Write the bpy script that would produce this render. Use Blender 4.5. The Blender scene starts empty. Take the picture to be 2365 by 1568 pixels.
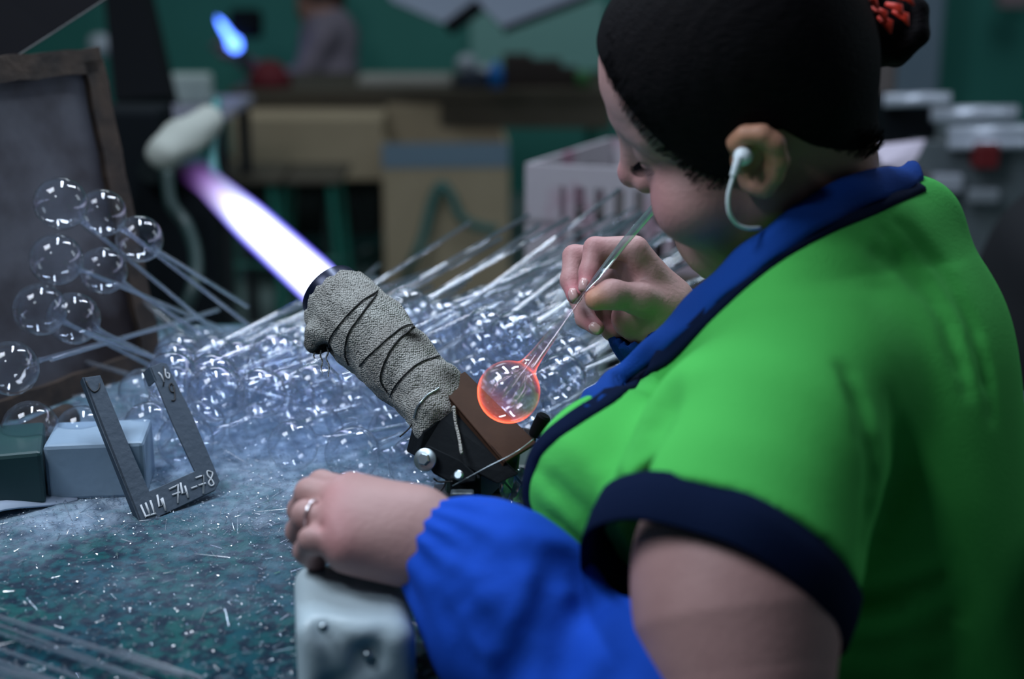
import bpy, bmesh, math, random
import numpy as np
from mathutils import Vector, Matrix
from mathutils.bvhtree import BVHTree
rnd = random.Random(7)
scene = bpy.context.scene
COL = scene.collection

# ------------------------------------------------------------------ camera, world, lights, exposure
W0, H0, FP = 2365.0, 1568.0, 3285.0          # photograph frame, focal length in pixels (50 mm)
TH = math.radians(16.0)
BENCH = 0.75                                  # bench top height
CAMZ = BENCH + 0.52
CAM = Vector((0, 0, CAMZ))
RT = Vector((1, 0, 0)); UP = Vector((0, math.sin(TH), math.cos(TH))); FW = Vector((0, math.cos(TH), -math.sin(TH)))
cd = bpy.data.cameras.new('camera'); cam = bpy.data.objects.new('camera', cd); COL.objects.link(cam)
cam.location = CAM; cam.rotation_euler = (math.pi/2 - TH, 0, 0)
cd.sensor_width = 36; cd.lens = 36*FP/W0; cd.clip_start = 0.02; cd.clip_end = 60
cd.dof.use_dof = True; cd.dof.focus_distance = 1.29; cd.dof.aperture_fstop = 2.5; cd.dof.aperture_blades = 9
scene.camera = cam
scene.view_settings.view_transform = 'Standard'; scene.view_settings.look = 'None'
scene.view_settings.exposure = 0.0; scene.view_settings.gamma = 1.0; scene.view_settings.use_curve_mapping = False
scene.cycles.transparent_max_bounces = 40; scene.cycles.max_bounces = 6; scene.cycles.diffuse_bounces = 2
scene.cycles.sample_clamp_indirect = 4.0
w = bpy.data.worlds.new('world'); scene.world = w; w.use_nodes = True
w.node_tree.nodes['Background'].inputs[0].default_value = (0.42, 0.62, 1.0, 1)
w.node_tree.nodes['Background'].inputs[1].default_value = 0.028

def area(name, loc, target, sx, sy, power, color=(1, 1, 1)):
    ld = bpy.data.lights.new(name, 'AREA'); ld.shape = 'RECTANGLE'; ld.size = sx; ld.size_y = sy
    ld.energy = power; ld.color = color
    o = bpy.data.objects.new(name, ld); COL.objects.link(o); o.location = loc
    o.rotation_euler = (Vector(target) - Vector(loc)).to_track_quat('-Z', 'Y').to_euler()
    return o
area('key_light', (-1.15, 0.85, 2.6), (0.15, 1.15, 0.95), 0.7, 0.7, 34, (0.80, 0.88, 1.0))  # soft key added from the upper left; no window is modelled there
area('glint_strip_light', (-0.3, 1.9, 2.7), (-0.2, 1.6, 0.8), 0.14, 1.2, 29, (0.72, 0.84, 1.0))  # this and the next: unseen strips added overhead for glints on the glass
area('glint_strip_light', (0.55, 2.5, 2.7), (0.0, 1.6, 0.8), 0.12, 1.0, 22, (0.75, 0.86, 1.0))
area('near_bench_light', (-0.55, 0.35, 1.9), (-0.3, 1.1, 0.75), 0.16, 0.16, 3.2, (0.78, 0.88, 1.0))  # small unseen area light added over the near bench
area('rim_light', (2.6, 2.2, 2.0), (0.4, 1.2, 1.0), 0.8, 1.2, 12, (0.75, 0.88, 1.0))  # weak unseen area light added to rim her back from the right
area('far_fill_light', (-1.0, 5.0, 3.0), (-0.6, 5.2, 0.5), 1.2, 1.2, 15, (0.80, 0.92, 1.0))  # this and the next: unseen area lights added to fill the far room
area('far_fill_light', (1.9, 5.0, 3.0), (1.8, 5.5, 0.5), 1.2, 1.2, 11, (0.80, 0.90, 1.0))

# ------------------------------------------------------------------ helpers
def at(px, py, d):
    """world point seen at pixel (px,py) of the photograph, at depth d along the view axis"""
    px, py, d = float(px), float(py), float(d)
    return CAM + d*((px - W0/2)/FP*RT + (H0/2 - py)/FP*UP + FW)
def on_z(px, py, z):
    r = (px - W0/2)/FP*RT + (H0/2 - py)/FP*UP + FW
    return CAM + r*((z - CAMZ)/r.z)
def cdir(x, y, z):       # direction given as right / up / towards the viewer
    return (RT*x + UP*y - FW*z).normalized()
V = Vector
def mat(name, color=(0.5, 0.5, 0.5), rough=0.6, metal=0.0, noise=None, bump=0.0, bscale=40, spec=0.5, emis=None, stretch=None, detail=4, tint=None):
    """principled material; noise=(scale, colour2, sharpness) mottles it, tint=(attribute, colour) mixes in a painted-on colour"""
    m = bpy.data.materials.new(name); m.use_nodes = True; nt = m.node_tree; b = nt.nodes['Principled BSDF']
    b.inputs['Base Color'].default_value = (*color, 1); b.inputs['Roughness'].default_value = rough
    b.inputs['Metallic'].default_value = metal; b.inputs['Specular IOR Level'].default_value = spec
    tc = nt.nodes.new('ShaderNodeTexCoord'); src = tc.outputs['Object']
    if stretch:
        mp = nt.nodes.new('ShaderNodeMapping'); mp.inputs['Scale'].default_value = stretch
        nt.links.new(src, mp.inputs[0]); src = mp.outputs[0]
    last = None
    if noise:
        sc_, c2, sh = noise
        n = nt.nodes.new('ShaderNodeTexNoise'); n.inputs['Scale'].default_value = sc_; n.inputs['Detail'].default_value = detail
        nt.links.new(src, n.inputs['Vector'])
        r = nt.nodes.new('ShaderNodeValToRGB'); r.color_ramp.elements[0].position = 0.5 - sh; r.color_ramp.elements[1].position = 0.5 + sh
        r.color_ramp.elements[0].color = (*color, 1); r.color_ramp.elements[1].color = (*c2, 1)
        nt.links.new(n.outputs['Fac'], r.inputs[0]); last = r.outputs[0]
    if tint:
        for an, c in (tint if isinstance(tint, list) else [tint]):
            a = nt.nodes.new('ShaderNodeAttribute'); a.attribute_name = an
            mx = nt.nodes.new('ShaderNodeMix'); mx.data_type = 'RGBA'
            nt.links.new(a.outputs['Fac'], mx.inputs[0])
            if last: nt.links.new(last, mx.inputs[6])
            else: mx.inputs[6].default_value = (*color, 1)
            mx.inputs[7].default_value = (*c, 1); last = mx.outputs[2]
    if last: nt.links.new(last, b.inputs['Base Color'])
    if bump:
        n2 = nt.nodes.new('ShaderNodeTexNoise'); n2.inputs['Scale'].default_value = bscale; n2.inputs['Detail'].default_value = 5
        nt.links.new(src, n2.inputs['Vector'])
        bp = nt.nodes.new('ShaderNodeBump'); bp.inputs['Strength'].default_value = bump; bp.inputs['Distance'].default_value = 0.002
        nt.links.new(n2.outputs['Fac'], bp.inputs['Height']); nt.links.new(bp.outputs[0], b.inputs['Normal'])
    if emis:
        b.inputs['Emission Color'].default_value = (*emis[0], 1); b.inputs['Emission Strength'].default_value = emis[1]
    return m
def thin_glass(name, tint=(0.93, 0.96, 1.0), face=0.25, edge=0.85, haze=0.03, power=2.2, hot=None, rough=0.06):
    """thin-walled clear glass: see-through, mirror-like towards grazing angles, a touch of dust"""
    m = bpy.data.materials.new(name); m.use_nodes = True; nt = m.node_tree; nt.nodes.clear()
    out = nt.nodes.new('ShaderNodeOutputMaterial')
    tr = nt.nodes.new('ShaderNodeBsdfTransparent'); tr.inputs[0].default_value = (*tint, 1)
    gl = nt.nodes.new('ShaderNodeBsdfGlossy'); gl.inputs['Roughness'].default_value = rough
    df = nt.nodes.new('ShaderNodeBsdfDiffuse'); df.inputs[0].default_value = (0.75, 0.85, 1, 1)
    lw = nt.nodes.new('ShaderNodeLayerWeight'); lw.inputs['Blend'].default_value = 0.5
    pw = nt.nodes.new('ShaderNodeMath'); pw.operation = 'POWER'; pw.inputs[1].default_value = power
    nt.links.new(lw.outputs['Facing'], pw.inputs[0])
    mr = nt.nodes.new('ShaderNodeMapRange'); mr.inputs[3].default_value = face; mr.inputs[4].default_value = edge
    nt.links.new(pw.outputs[0], mr.inputs[0])
    m1 = nt.nodes.new('ShaderNodeMixShader'); nt.links.new(mr.outputs[0], m1.inputs[0])
    nt.links.new(tr.outputs[0], m1.inputs[1]); nt.links.new(gl.outputs[0], m1.inputs[2])
    m2 = nt.nodes.new('ShaderNodeMixShader'); m2.inputs[0].default_value = haze
    nt.links.new(m1.outputs[0], m2.inputs[1]); nt.links.new(df.outputs[0], m2.inputs[2])
    last = m2
    if hot:
        em = nt.nodes.new('ShaderNodeEmission'); em.inputs[0].default_value = (1.0, 0.10, 0.035, 1)
        at_ = nt.nodes.new('ShaderNodeAttribute'); at_.attribute_name = 'hot_zone'
        lw2 = nt.nodes.new('ShaderNodeLayerWeight'); lw2.inputs['Blend'].default_value = 0.5
        p2 = nt.nodes.new('ShaderNodeMath'); p2.operation = 'POWER'; p2.inputs[1].default_value = 5.0
        nt.links.new(lw2.outputs['Facing'], p2.inputs[0])
        ad = nt.nodes.new('ShaderNodeMath'); ad.operation = 'MULTIPLY_ADD'; ad.inputs[1].default_value = hot; ad.inputs[2].default_value = 0.09
        nt.links.new(p2.outputs[0], ad.inputs[0])
        mu = nt.nodes.new('ShaderNodeMath'); mu.operation = 'MULTIPLY'
        nt.links.new(ad.outputs[0], mu.inputs[0]); nt.links.new(at_.outputs['Fac'], mu.inputs[1]); nt.links.new(mu.outputs[0], em.inputs[1])
        asd = nt.nodes.new('ShaderNodeAddShader'); nt.links.new(m2.outputs[0], asd.inputs[0]); nt.links.new(em.outputs[0], asd.inputs[1]); last = asd
    nt.links.new(last.outputs[0], out.inputs[0])
    return m

def tag(o, label=None, cat=None, group=None, kind=None):
    if label: o['label'] = label
    if cat: o['category'] = cat
    if group: o['group'] = group
    if kind: o['kind'] = kind
    return o
def thing(name, loc, label, cat, group=None):
    o = bpy.data.objects.new(name, None); COL.objects.link(o); o.location = loc; o.empty_display_size = 0.02
    return tag(o, label, cat, group)
def world_loc(o):
    p = Vector((0, 0, 0))
    while o: p += o.location; o = o.parent
    return p
def mk(name, verts, faces, m, parent=None, smooth=True, origin=None):
    """link ONE mesh object from world-space vertices; the origin is the parent's, or the middle of its base"""
    vs = np.array([tuple(v) for v in verts], dtype=float) if not isinstance(verts, np.ndarray) else verts
    if parent is not None: o0 = np.array(world_loc(parent))
    elif origin is not None: o0 = np.array(origin)
    else: o0 = np.array([(vs[:, 0].min()+vs[:, 0].max())/2, (vs[:, 1].min()+vs[:, 1].max())/2, vs[:, 2].min()])
    me = bpy.data.meshes.new(name)
    if isinstance(faces, np.ndarray) and faces.shape[1] == 4:
        me.vertices.add(len(vs)); me.vertices.foreach_set('co', (vs - o0).astype(np.float32).ravel())
        me.loops.add(faces.size); me.loops.foreach_set('vertex_index', faces.astype(np.int32).ravel())
        me.polygons.add(len(faces)); me.polygons.foreach_set('loop_start', np.arange(0, faces.size, 4, dtype=np.int32))
        me.update(calc_edges=True)
    else:
        me.from_pydata((vs - o0).tolist(), [], [tuple(f) for f in faces])
    me.polygons.foreach_set('use_smooth', [smooth]*len(me.polygons))
    me.materials.append(m)
    o = bpy.data.objects.new(name, me); COL.objects.link(o)
    if parent is not None: o.parent = parent
    else: o.location = o0
    return o
def attr(o, name, values):
    a = o.data.attributes.new(name, 'FLOAT', 'POINT'); a.data.foreach_set('value', np.asarray(values, dtype=np.float32))

class MB:
    """collects simple solids in world space"""
    def __init__(s): s.v = []; s.f = []
    def add(s, vs, fs):
        n = len(s.v); s.v += [Vector(v) for v in vs]; s.f += [tuple(i + n for i in f) for f in fs]; return s
    def box(s, c, size, X=(1, 0, 0), Y=(0, 1, 0), Z=(0, 0, 1), bev=0.0):
        c = Vector(c); X, Y, Z = Vector(X).normalized(), Vector(Y).normalized(), Vector(Z).normalized()
        hx, hy, hz = [t/2 for t in size]
        if bev <= 0:
            vs = [c + X*hx*a + Y*hy*b + Z*hz*d for d in (-1, 1) for b in (-1, 1) for a in (-1, 1)]
            return s.add(vs, [(0, 2, 3, 1), (4, 5, 7, 6), (0, 1, 5, 4), (2, 6, 7, 3), (0, 4, 6, 2), (1, 3, 7, 5)])
        b = min(bev, hx*.9, hy*.9, hz*.9)
        bm = bmesh.new(); bmesh.ops.create_cube(bm, size=1)
        for v in bm.verts: v.co = Vector((v.co.x*2*hx, v.co.y*2*hy, v.co.z*2*hz))
        bmesh.ops.bevel(bm, geom=bm.edges[:], offset=b, segments=2, affect='EDGES', profile=0.5)
        bm.verts.index_update()
        vs = [c + X*v.co.x + Y*v.co.y + Z*v.co.z for v in bm.verts]; fs = [[v.index for v in f.verts] for f in bm.faces]; bm.free()
        return s.add(vs, fs)
    def tube(s, pts, r, n=10, caps=True, r2=None, hollow=0, squash=1.0):
        pts = [Vector(p) for p in pts]; N = len(pts)
        rr = r if callable(r) else (lambda t: r + ((r2 if r2 is not None else r) - r)*t)
        T0 = (pts[1]-pts[0]).normalized(); a = T0.orthogonal().normalized(); vs = []
        for i, p in enumerate(pts):
            T = (pts[min(i+1, N-1)] - pts[max(i-1, 0)]).normalized()
            a = (a - T*a.dot(T)).normalized(); b = T.cross(a)
            for k in range(n):
                t = 2*math.pi*k/n; vs.append(p + (a*math.cos(t) + b*math.sin(t)*squash)*rr(i/(N-1)))
        fs = [(i*n+k, i*n+(k+1) % n, (i+1)*n+(k+1) % n, (i+1)*n+k) for i in range(N-1) for k in range(n)]
        if caps: fs += [tuple(reversed(range(n))), tuple((N-1)*n+k for k in range(n))]
        return s.add(vs, fs)
    def lathe(s, o, axis, prof, n=24, squash=None):
        """prof: list of (distance along axis, radius)"""
        o = Vector(o); A = Vector(axis).normalized(); a = A.orthogonal().normalized(); b = A.cross(a); vs = []
        for (h, r) in prof:
            for k in range(n):
                t = 2*math.pi*k/n; vs.append(o + A*h + (a*math.cos(t)+b*math.sin(t))*max(r, 1e-5))
        N = len(prof)
        return s.add(vs, [(i*n+k, i*n+(k+1) % n, (i+1)*n+(k+1) % n, (i+1)*n+k) for i in range(N-1) for k in range(n)])
    def prism(s, poly, depth):
        """poly: world points of a planar outline, extruded by vector depth"""
        n = len(poly); d = Vector(depth)
        return s.add([Vector(p) for p in poly] + [Vector(p)+d for p in poly],
                     [tuple(range(n)), tuple(reversed(range(n, 2*n)))] + [(i, i+n, (i+1) % n + n, (i+1) % n) for i in range(n)])
    def build(s, name, m, parent=None, smooth=False, origin=None, fix=True):
        o = mk(name, s.v, s.f, m, parent, smooth, origin)
        if fix:
            bm = bmesh.new(); bm.from_mesh(o.data); bmesh.ops.recalc_face_normals(bm, faces=bm.faces); bm.to_mesh(o.data); bm.free()
        return o
def autosmooth(o, ang=35):
    me = o.data; bm = bmesh.new(); bm.from_mesh(me)
    for f in bm.faces: f.smooth = True
    for e in bm.edges:
        if len(e.link_faces) == 2 and e.calc_face_angle() > math.radians(ang): e.smooth = False
    bm.to_mesh(me); bm.free(); return o
def spline(pts, n=6):
    pts = [np.array(p, dtype=float) for p in pts]; P = [2*pts[0]-pts[1]] + pts + [2*pts[-1]-pts[-2]]; out = []
    for i in range(1, len(P)-2):
        for k in range(n):
            t = k/n; p0, p1, p2, p3 = P[i-1], P[i], P[i+1], P[i+2]
            out.append(0.5*((2*p1) + (-p0+p2)*t + (2*p0-5*p1+4*p2-p3)*t*t + (-p0+3*p1-3*p2+p3)*t**3))
    out.append(pts[-1]); return out
def spw(pts, n=6): return [at(*p) for p in spline(pts, n)]

# ---- smooth implicit surfaces (numpy) : limbs, heads, cloth
class Field:
    def __init__(s, lo, hi, h):
        s.lo = np.array(lo, dtype=np.float32); s.h = h
        s.n = (np.ceil((np.array(hi) - np.array(lo))/h)).astype(int) + 1
        s.F = np.full(s.n, 0.2, dtype=np.float32)
    def sub(s, lo, hi):
        i0 = np.clip(np.floor((np.array(lo)-s.lo)/s.h).astype(int), 0, s.n); i1 = np.clip(np.ceil((np.array(hi)-s.lo)/s.h).astype(int)+1, 0, s.n)
        if (i1 <= i0).any(): return None
        X = (s.lo[0] + s.h*np.arange(i0[0], i1[0], dtype=np.float32))[:, None, None]
        Y = (s.lo[1] + s.h*np.arange(i0[1], i1[1], dtype=np.float32))[None, :, None]
        Z = (s.lo[2] + s.h*np.arange(i0[2], i1[2], dtype=np.float32))[None, None, :]
        return (slice(i0[0], i1[0]), slice(i0[1], i1[1]), slice(i0[2], i1[2])), X, Y, Z
    def _join(s, sl, d, k, op):
        A = s.F[sl]
        if op == 'sub': A = -A
        if k > 1e-6:
            hh = np.maximum(k - np.abs(A - d), 0)/k; R = np.minimum(A, d) - hh*hh*k*0.25
        else: R = np.minimum(A, d)
        s.F[sl] = -R if op == 'sub' else R
    def cone(s, a, b, ra, rb, k=0.01, op='add', flat=None):
        """capsule with two radii; flat=(direction, factor) squeezes it along a direction"""
        a = np.array(a, dtype=np.float32); b = np.array(b, dtype=np.float32); m = max(ra, rb) + k + 3*s.h + 0.004
        g = s.sub(np.minimum(a, b) - m, np.maximum(a, b) + m)
        if g is None: return s
        sl, X, Y, Z = g; ba = b - a; L2 = float(ba @ ba) + 1e-12
        px, py, pz = X-a[0], Y-a[1], Z-a[2]
        t = np.clip((px*ba[0]+py*ba[1]+pz*ba[2])/L2, 0, 1)
        qx, qy, qz = px-t*ba[0], py-t*ba[1], pz-t*ba[2]
        if flat:
            n, fac = np.array(flat[0]), flat[1]; c = (qx*n[0]+qy*n[1]+qz*n[2])*(1/fac - 1)
            qx, qy, qz = qx+c*n[0], qy+c*n[1], qz+c*n[2]
        s._join(sl, np.sqrt(qx*qx+qy*qy+qz*qz) - (ra + t*(rb-ra)), k, op); return s
    def chain(s, pts, rs, k=0.006, op='add'):
        for i in range(len(pts)-1): s.cone(pts[i], pts[i+1], rs[i], rs[i+1], k, op)
        return s
    def ell(s, c, r, R=None, k=0.01, op='add'):
        c = np.array(c, dtype=np.float32); r = np.array(r, dtype=np.float32); m = float(r.max()) + k + 3*s.h + 0.004
        g = s.sub(c-m, c+m)
        if g is None: return s
        sl, X, Y, Z = g; px, py, pz = X-c[0], Y-c[1], Z-c[2]
        if R is None: q = (px, py, pz)
        else: q = [px*R[i][0]+py*R[i][1]+pz*R[i][2] for i in range(3)]      # R rows are the ellipsoid's axes
        k0 = np.sqrt((q[0]/r[0])**2+(q[1]/r[1])**2+(q[2]/r[2])**2); k1 = np.sqrt((q[0]/r[0]**2)**2+(q[1]/r[1]**2)**2+(q[2]/r[2]**2)**2)
        s._join(sl, k0*(k0-1)/np.maximum(k1, 1e-6), k, op); return s
    def line(s, pts, amp, w):
        """crease (amp>0) or ridge (amp<0) along a polyline"""
        pts = [np.array(p, dtype=np.float32) for p in pts]; P = np.array(pts); m = 2.6*w
        g = s.sub(P.min(0)-m, P.max(0)+m)
        if g is None: return s
        sl, X, Y, Z = g; D = None
        for a, b in zip(pts[:-1], pts[1:]):
            ba = b-a; L2 = float(ba@ba)+1e-12; px, py, pz = X-a[0], Y-a[1], Z-a[2]
            t = np.clip((px*ba[0]+py*ba[1]+pz*ba[2])/L2, 0, 1)
            d = (px-t*ba[0])**2+(py-t*ba[1])**2+(pz-t*ba[2])**2; D = d if D is None else np.minimum(D, d)
        s.F[sl] += amp*np.exp(-D/(w*w)); return s
    def hit(s, px, py, d0=0.75, d1=1.7):
        r = at(px, py, 1.0) - CAM; D = np.arange(d0, d1, s.h*0.7); P = np.array(CAM)[None, :] + D[:, None]*np.array(r)[None, :]
        I = np.round((P - s.lo)/s.h).astype(int); ok = ((I >= 0) & (I < s.n)).all(1); I = np.clip(I, 0, s.n-1)
        F = s.F[I[:, 0], I[:, 1], I[:, 2]]; w_ = np.where(ok & (F < 0))[0]
        return at(px, py, D[w_[0]]) if len(w_) else None
    def surf_line(s, pts, amp, w):
        P = [s.hit(p[0], p[1]) or at(*p) for p in spline(pts, 4)]
        if len(P) > 4:      # let the crease fade out at both ends
            n = len(P); s.line(P[2:-2], amp*0.6, w); s.line(P, amp*0.4, w*0.8)
        else: s.line(P, amp, w)
    def wave(s, fn):
        g = s.sub(s.lo, s.lo + s.h*(s.n-1)); sl, X, Y, Z = g; s.F[sl] += fn(X, Y, Z).astype(np.float32); return s
    def merge(s, o, k=0.002):
        """join another field that shares this lattice spacing and alignment"""
        i0 = np.round((o.lo - s.lo)/s.h).astype(int)
        a = np.maximum(i0, 0); b = np.minimum(i0+o.n, s.n)
        sl = tuple(slice(a[i], b[i]) for i in range(3)); so = tuple(slice(a[i]-i0[i], b[i]-i0[i]) for i in range(3))
        s._join(sl, o.F[so], k, 'add'); return s
    def child(s, lo, hi):
        i0 = np.floor((np.array(lo)-s.lo)/s.h).astype(int); c = Field(s.lo + i0*s.h, np.array(hi), s.h); return c
    def mesh(s):
        F = s.F; S = F < 0; n = s.n
        c = np.zeros(n-1, dtype=np.int8)
        for i in (0, 1):
            for j in (0, 1):
                for k in (0, 1): c += S[i:n[0]-1+i, j:n[1]-1+j, k:n[2]-1+k]
        act = (c > 0) & (c < 8); idx = np.full(n-1, -1, dtype=np.int32); A = np.argwhere(act); idx[act] = np.arange(len(A))
        acc = np.zeros((len(A), 3)); cnt = np.zeros(len(A))
        for ax in range(3):
            o1, o2 = [q for q in range(3) if q != ax]
            for u in (0, 1):
                for v in (0, 1):
                    p = A.copy(); p[:, o1] += u; p[:, o2] += v; q = p.copy(); q[:, ax] += 1
                    fa = F[p[:, 0], p[:, 1], p[:, 2]]; fb = F[q[:, 0], q[:, 1], q[:, 2]]
                    m_ = (fa < 0) != (fb < 0); t = np.where(m_, fa/np.where(m_, fa-fb, 1), 0)
                    pos = p.astype(float); pos[:, ax] += t; acc[m_] += pos[m_]; cnt[m_] += 1
        vs = s.lo + s.h*(acc/cnt[:, None]); quads = []
        for ax in range(3):
            o1, o2 = (ax+1) % 3, (ax+2) % 3
            sa = [slice(None)]*3; sb = [slice(None)]*3; sa[ax] = slice(0, n[ax]-1); sb[ax] = slice(1, n[ax])
            ch = S[tuple(sa)] != S[tuple(sb)]; P = np.argwhere(ch)
            P = P[(P[:, o1] > 0) & (P[:, o2] > 0) & (P[:, o1] < n[o1]-1) & (P[:, o2] < n[o2]-1)]
            inside = S[P[:, 0], P[:, 1], P[:, 2]]
            def cell(a, b):
                Q = P.copy(); Q[:, o1] -= a; Q[:, o2] -= b; return idx[Q[:, 0], Q[:, 1], Q[:, 2]]
            q = np.stack([cell(1, 1), cell(0, 1), cell(0, 0), cell(1, 0)], 1); q[~inside] = q[~inside][:, ::-1]; quads.append(q)
        q = np.concatenate(quads); q = q[(q >= 0).all(1)]
        return vs, q
def fbox(pts, m):
    P = np.array([tuple(p) for p in pts]); return P.min(0)-m, P.max(0)+m
def biggest(vs, q):
    """keep the largest connected piece"""
    lab = np.arange(len(vs))
    while True:
        m = lab[q].min(1); new = lab.copy()
        for k in range(4): np.minimum.at(new, q[:, k], m)
        new = new[new]
        if (new == lab).all(): break
        lab = new
    u, c = np.unique(lab, return_counts=True); keep = lab == u[c.argmax()]
    ren = np.cumsum(keep) - 1; return vs[keep], ren[q[keep[q[:, 0]]]]
def relax(vs, q, it=2, lam=0.5):
    for _ in range(it):
        s_ = np.zeros_like(vs); c_ = np.zeros(len(vs))
        for a, b in ((0, 1), (1, 2), (2, 3), (3, 0)):
            np.add.at(s_, q[:, a], vs[q[:, b]]); np.add.at(c_, q[:, a], 1); np.add.at(s_, q[:, b], vs[q[:, a]]); np.add.at(c_, q[:, b], 1)
        vs = vs + lam*(s_/np.maximum(c_, 1)[:, None] - vs)
    return vs
# ------------------------------------------------------------------ materials
M = {}
M['skin'] = mat('skin', (0.36, 0.205, 0.195), 0.55, spec=0.35, noise=(35, (0.41, 0.245, 0.23), 0.3), bump=0.25, bscale=260,
                tint=[('rosy', (0.46, 0.14, 0.165)), ('warm', (0.50, 0.24, 0.12))])
M['hair'] = mat('dark_hair', (0.006, 0.006, 0.007), 0.65, spec=0.03, bump=0.8, bscale=60, stretch=(1.5, 8, 8), noise=(40, (0.010, 0.009, 0.010), 0.2))
M['shirt'] = mat('green_jersey', (0.062, 0.41, 0.078), 0.85, spec=0.1, bump=0.3, bscale=420, noise=(9, (0.075, 0.47, 0.09), 0.3))
M['navy'] = mat('navy_jersey', (0.004, 0.009, 0.030), 0.9, spec=0.04, bump=0.3, bscale=420)
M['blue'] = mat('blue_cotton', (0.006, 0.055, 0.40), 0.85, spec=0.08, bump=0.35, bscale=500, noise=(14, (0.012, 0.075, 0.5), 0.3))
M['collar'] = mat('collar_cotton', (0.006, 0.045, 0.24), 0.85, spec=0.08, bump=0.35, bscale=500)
M['white_plastic'] = mat('white_plastic', (0.75, 0.85, 0.9), 0.35)
M['silver'] = mat('silver', (0.85, 0.85, 0.88), 0.2, 1.0)

# ------------------------------------------------------------------ the glass blower
HS = 1.06
hF = cdir(-0.898, -0.276, -0.345); hU = cdir(-0.430, 0.724, 0.539); hU = (hU - hF*hU.dot(hF)).normalized(); hL = hU.cross(hF)
HO = at(1745, 230, 1.13)
def hp(x, y, z): return HO + HS*(hF*x + hL*y + hU*z)
HR = [tuple(hF), tuple(hL), tuple(hU)]
bU = cdir(-0.06, 0.961, 0.27); bF = cdir(-0.93, -0.1, -0.33); bF = (bF - bU*bF.dot(bU)).normalized(); bL = bU.cross(bF)
BR = [tuple(bF), tuple(bL), tuple(bU)]
person = thing('person', at(1950, 1500, 1.2) - V((0, 0, 0.35)), 'woman in a green short-sleeved shirt bending over the bench, blowing into a glass stem', 'person')

def px(r, d): return r/FP*d
BH = 0.0021
body = Field(at(1250, 700, 1.3) - V((0.30, 0.52, 0.45)), V((0.42, 1.60, 1.48)), BH)
# --- head
def head(f):
    f.ell(hp(-0.002, 0, 0.045), [0.090*HS, 0.075*HS, 0.085*HS], HR, 0.0)
    f.ell(hp(0.052, 0, 0.048), [0.049*HS, 0.062*HS, 0.054*HS], HR, 0.03)
    f.ell(hp(0.038, 0, -0.025), [0.058*HS, 0.060*HS, 0.080*HS], HR, 0.03)
    for s in (1, -1):
        f.cone(hp(0.005, s*0.054, -0.050), hp(0.072, s*0.020, -0.102), 0.022*HS, 0.019*HS, 0.03)
        f.ell(hp(0.060, s*0.043, -0.040), [0.033*HS]*3, None, 0.025)
        f.ell(hp(0.048, s*0.046, -0.068), [0.026*HS]*3, None, 0.02)
        f.cone(hp(0.090, s*0.008, 0.030), hp(0.070, s*0.048, 0.026), 0.011*HS, 0.010*HS, 0.016)
        f.ell(hp(0.106, s*0.034, 0.010), [0.010*HS]*3, None, 0.014, 'sub')
        f.ell(hp(0.077, s*0.031, 0.007), [0.0160*HS]*3, None, 0.006)
    f.cone(hp(0.090, 0, 0.018), hp(0.108, 0, -0.022), 0.009*HS, 0.0110*HS, 0.020)
    f.ell(hp(0.110, 0, -0.026), [0.0115*HS]*3, None, 0.006)
    for s in (1, -1):
        f.ell(hp(0.100, s*0.012, -0.030), [0.0095*HS]*3, None, 0.005)
        f.ell(hp(0.103, s*0.007, -0.040), [0.0022*HS]*3, None, 0.002, 'sub')
    f.ell(hp(0.094, 0, -0.063), [0.013*HS, 0.019*HS, 0.007*HS], HR, 0.006)
    f.ell(hp(0.092, 0, -0.074), [0.013*HS, 0.017*HS, 0.007*HS], HR, 0.006)
    f.line([hp(0.098, -0.022, -0.069), hp(0.106, 0, -0.068), hp(0.098, 0.022, -0.069)], 0.003, 0.004)
    f.ell(hp(0.080, 0, -0.100), [0.021*HS]*3, None, 0.02)
    f.ell(hp(0.035, 0, -0.098), [0.045*HS, 0.04*HS, 0.028*HS], HR, 0.03)
    f.line([hp(0.088, 0.018, 0.000), hp(0.094, 0.031, -0.004), hp(0.086, 0.046, 0.000)], 0.0016, 0.0025)   # closed lids
    f.ell(at(1602, 474, 1.125), [0.027]*3, None, 0.02)
    # ears
    for s in (1, -1):
        e = lambda x, y, z: hp((x*0.95 - z*0.30)*0.70 + 0.007, s*((y-0.078)*0.9 + 0.076), (z*0.95 + x*0.30)*0.74)
        f.cone(e(0.002, 0.074, 0.018), e(0.0, 0.078, -0.022), 0.011*HS, 0.010*HS, 0.008)
        f.cone(e(-0.016, 0.083, 0.020), e(-0.010, 0.083, -0.016), 0.009*HS, 0.008*HS, 0.006)
        f.chain([e(0.010, 0.080, 0.006), e(0.012, 0.085, 0.022), e(0.002, 0.090, 0.034), e(-0.014, 0.093, 0.036), e(-0.027, 0.095, 0.026),
                 e(-0.030, 0.094, 0.006), e(-0.024, 0.092, -0.012), e(-0.013, 0.088, -0.028)], [0.0048*HS]*7 + [0.007*HS], 0.009)
        f.cone(e(-0.013, 0.087, -0.028), e(0.0, 0.082, -0.030), 0.0075*HS, 0.006*HS, 0.006)
        f.ell(e(-0.002, 0.094, 0.000), [0.0125*HS, 0.012*HS, 0.0165*HS], None, 0.003, 'sub')
        f.chain([e(-0.006, 0.088, 0.026), e(-0.019, 0.090, 0.016), e(-0.020, 0.090, -0.002), e(-0.012, 0.088, -0.016)], [0.003*HS]*4, 0.004)
        f.ell(e(0.011, 0.082, -0.003), [0.006*HS]*3, None, 0.004)
hf = body.child(*fbox([hp(0.15, 0, 0), hp(-0.13, 0, 0), hp(0, 0, 0.15), hp(0, 0.12, 0), hp(0, -0.12, 0), hp(0, 0, -0.15)], 0.02))
head(hf); body.merge(hf, 0.0)
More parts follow.
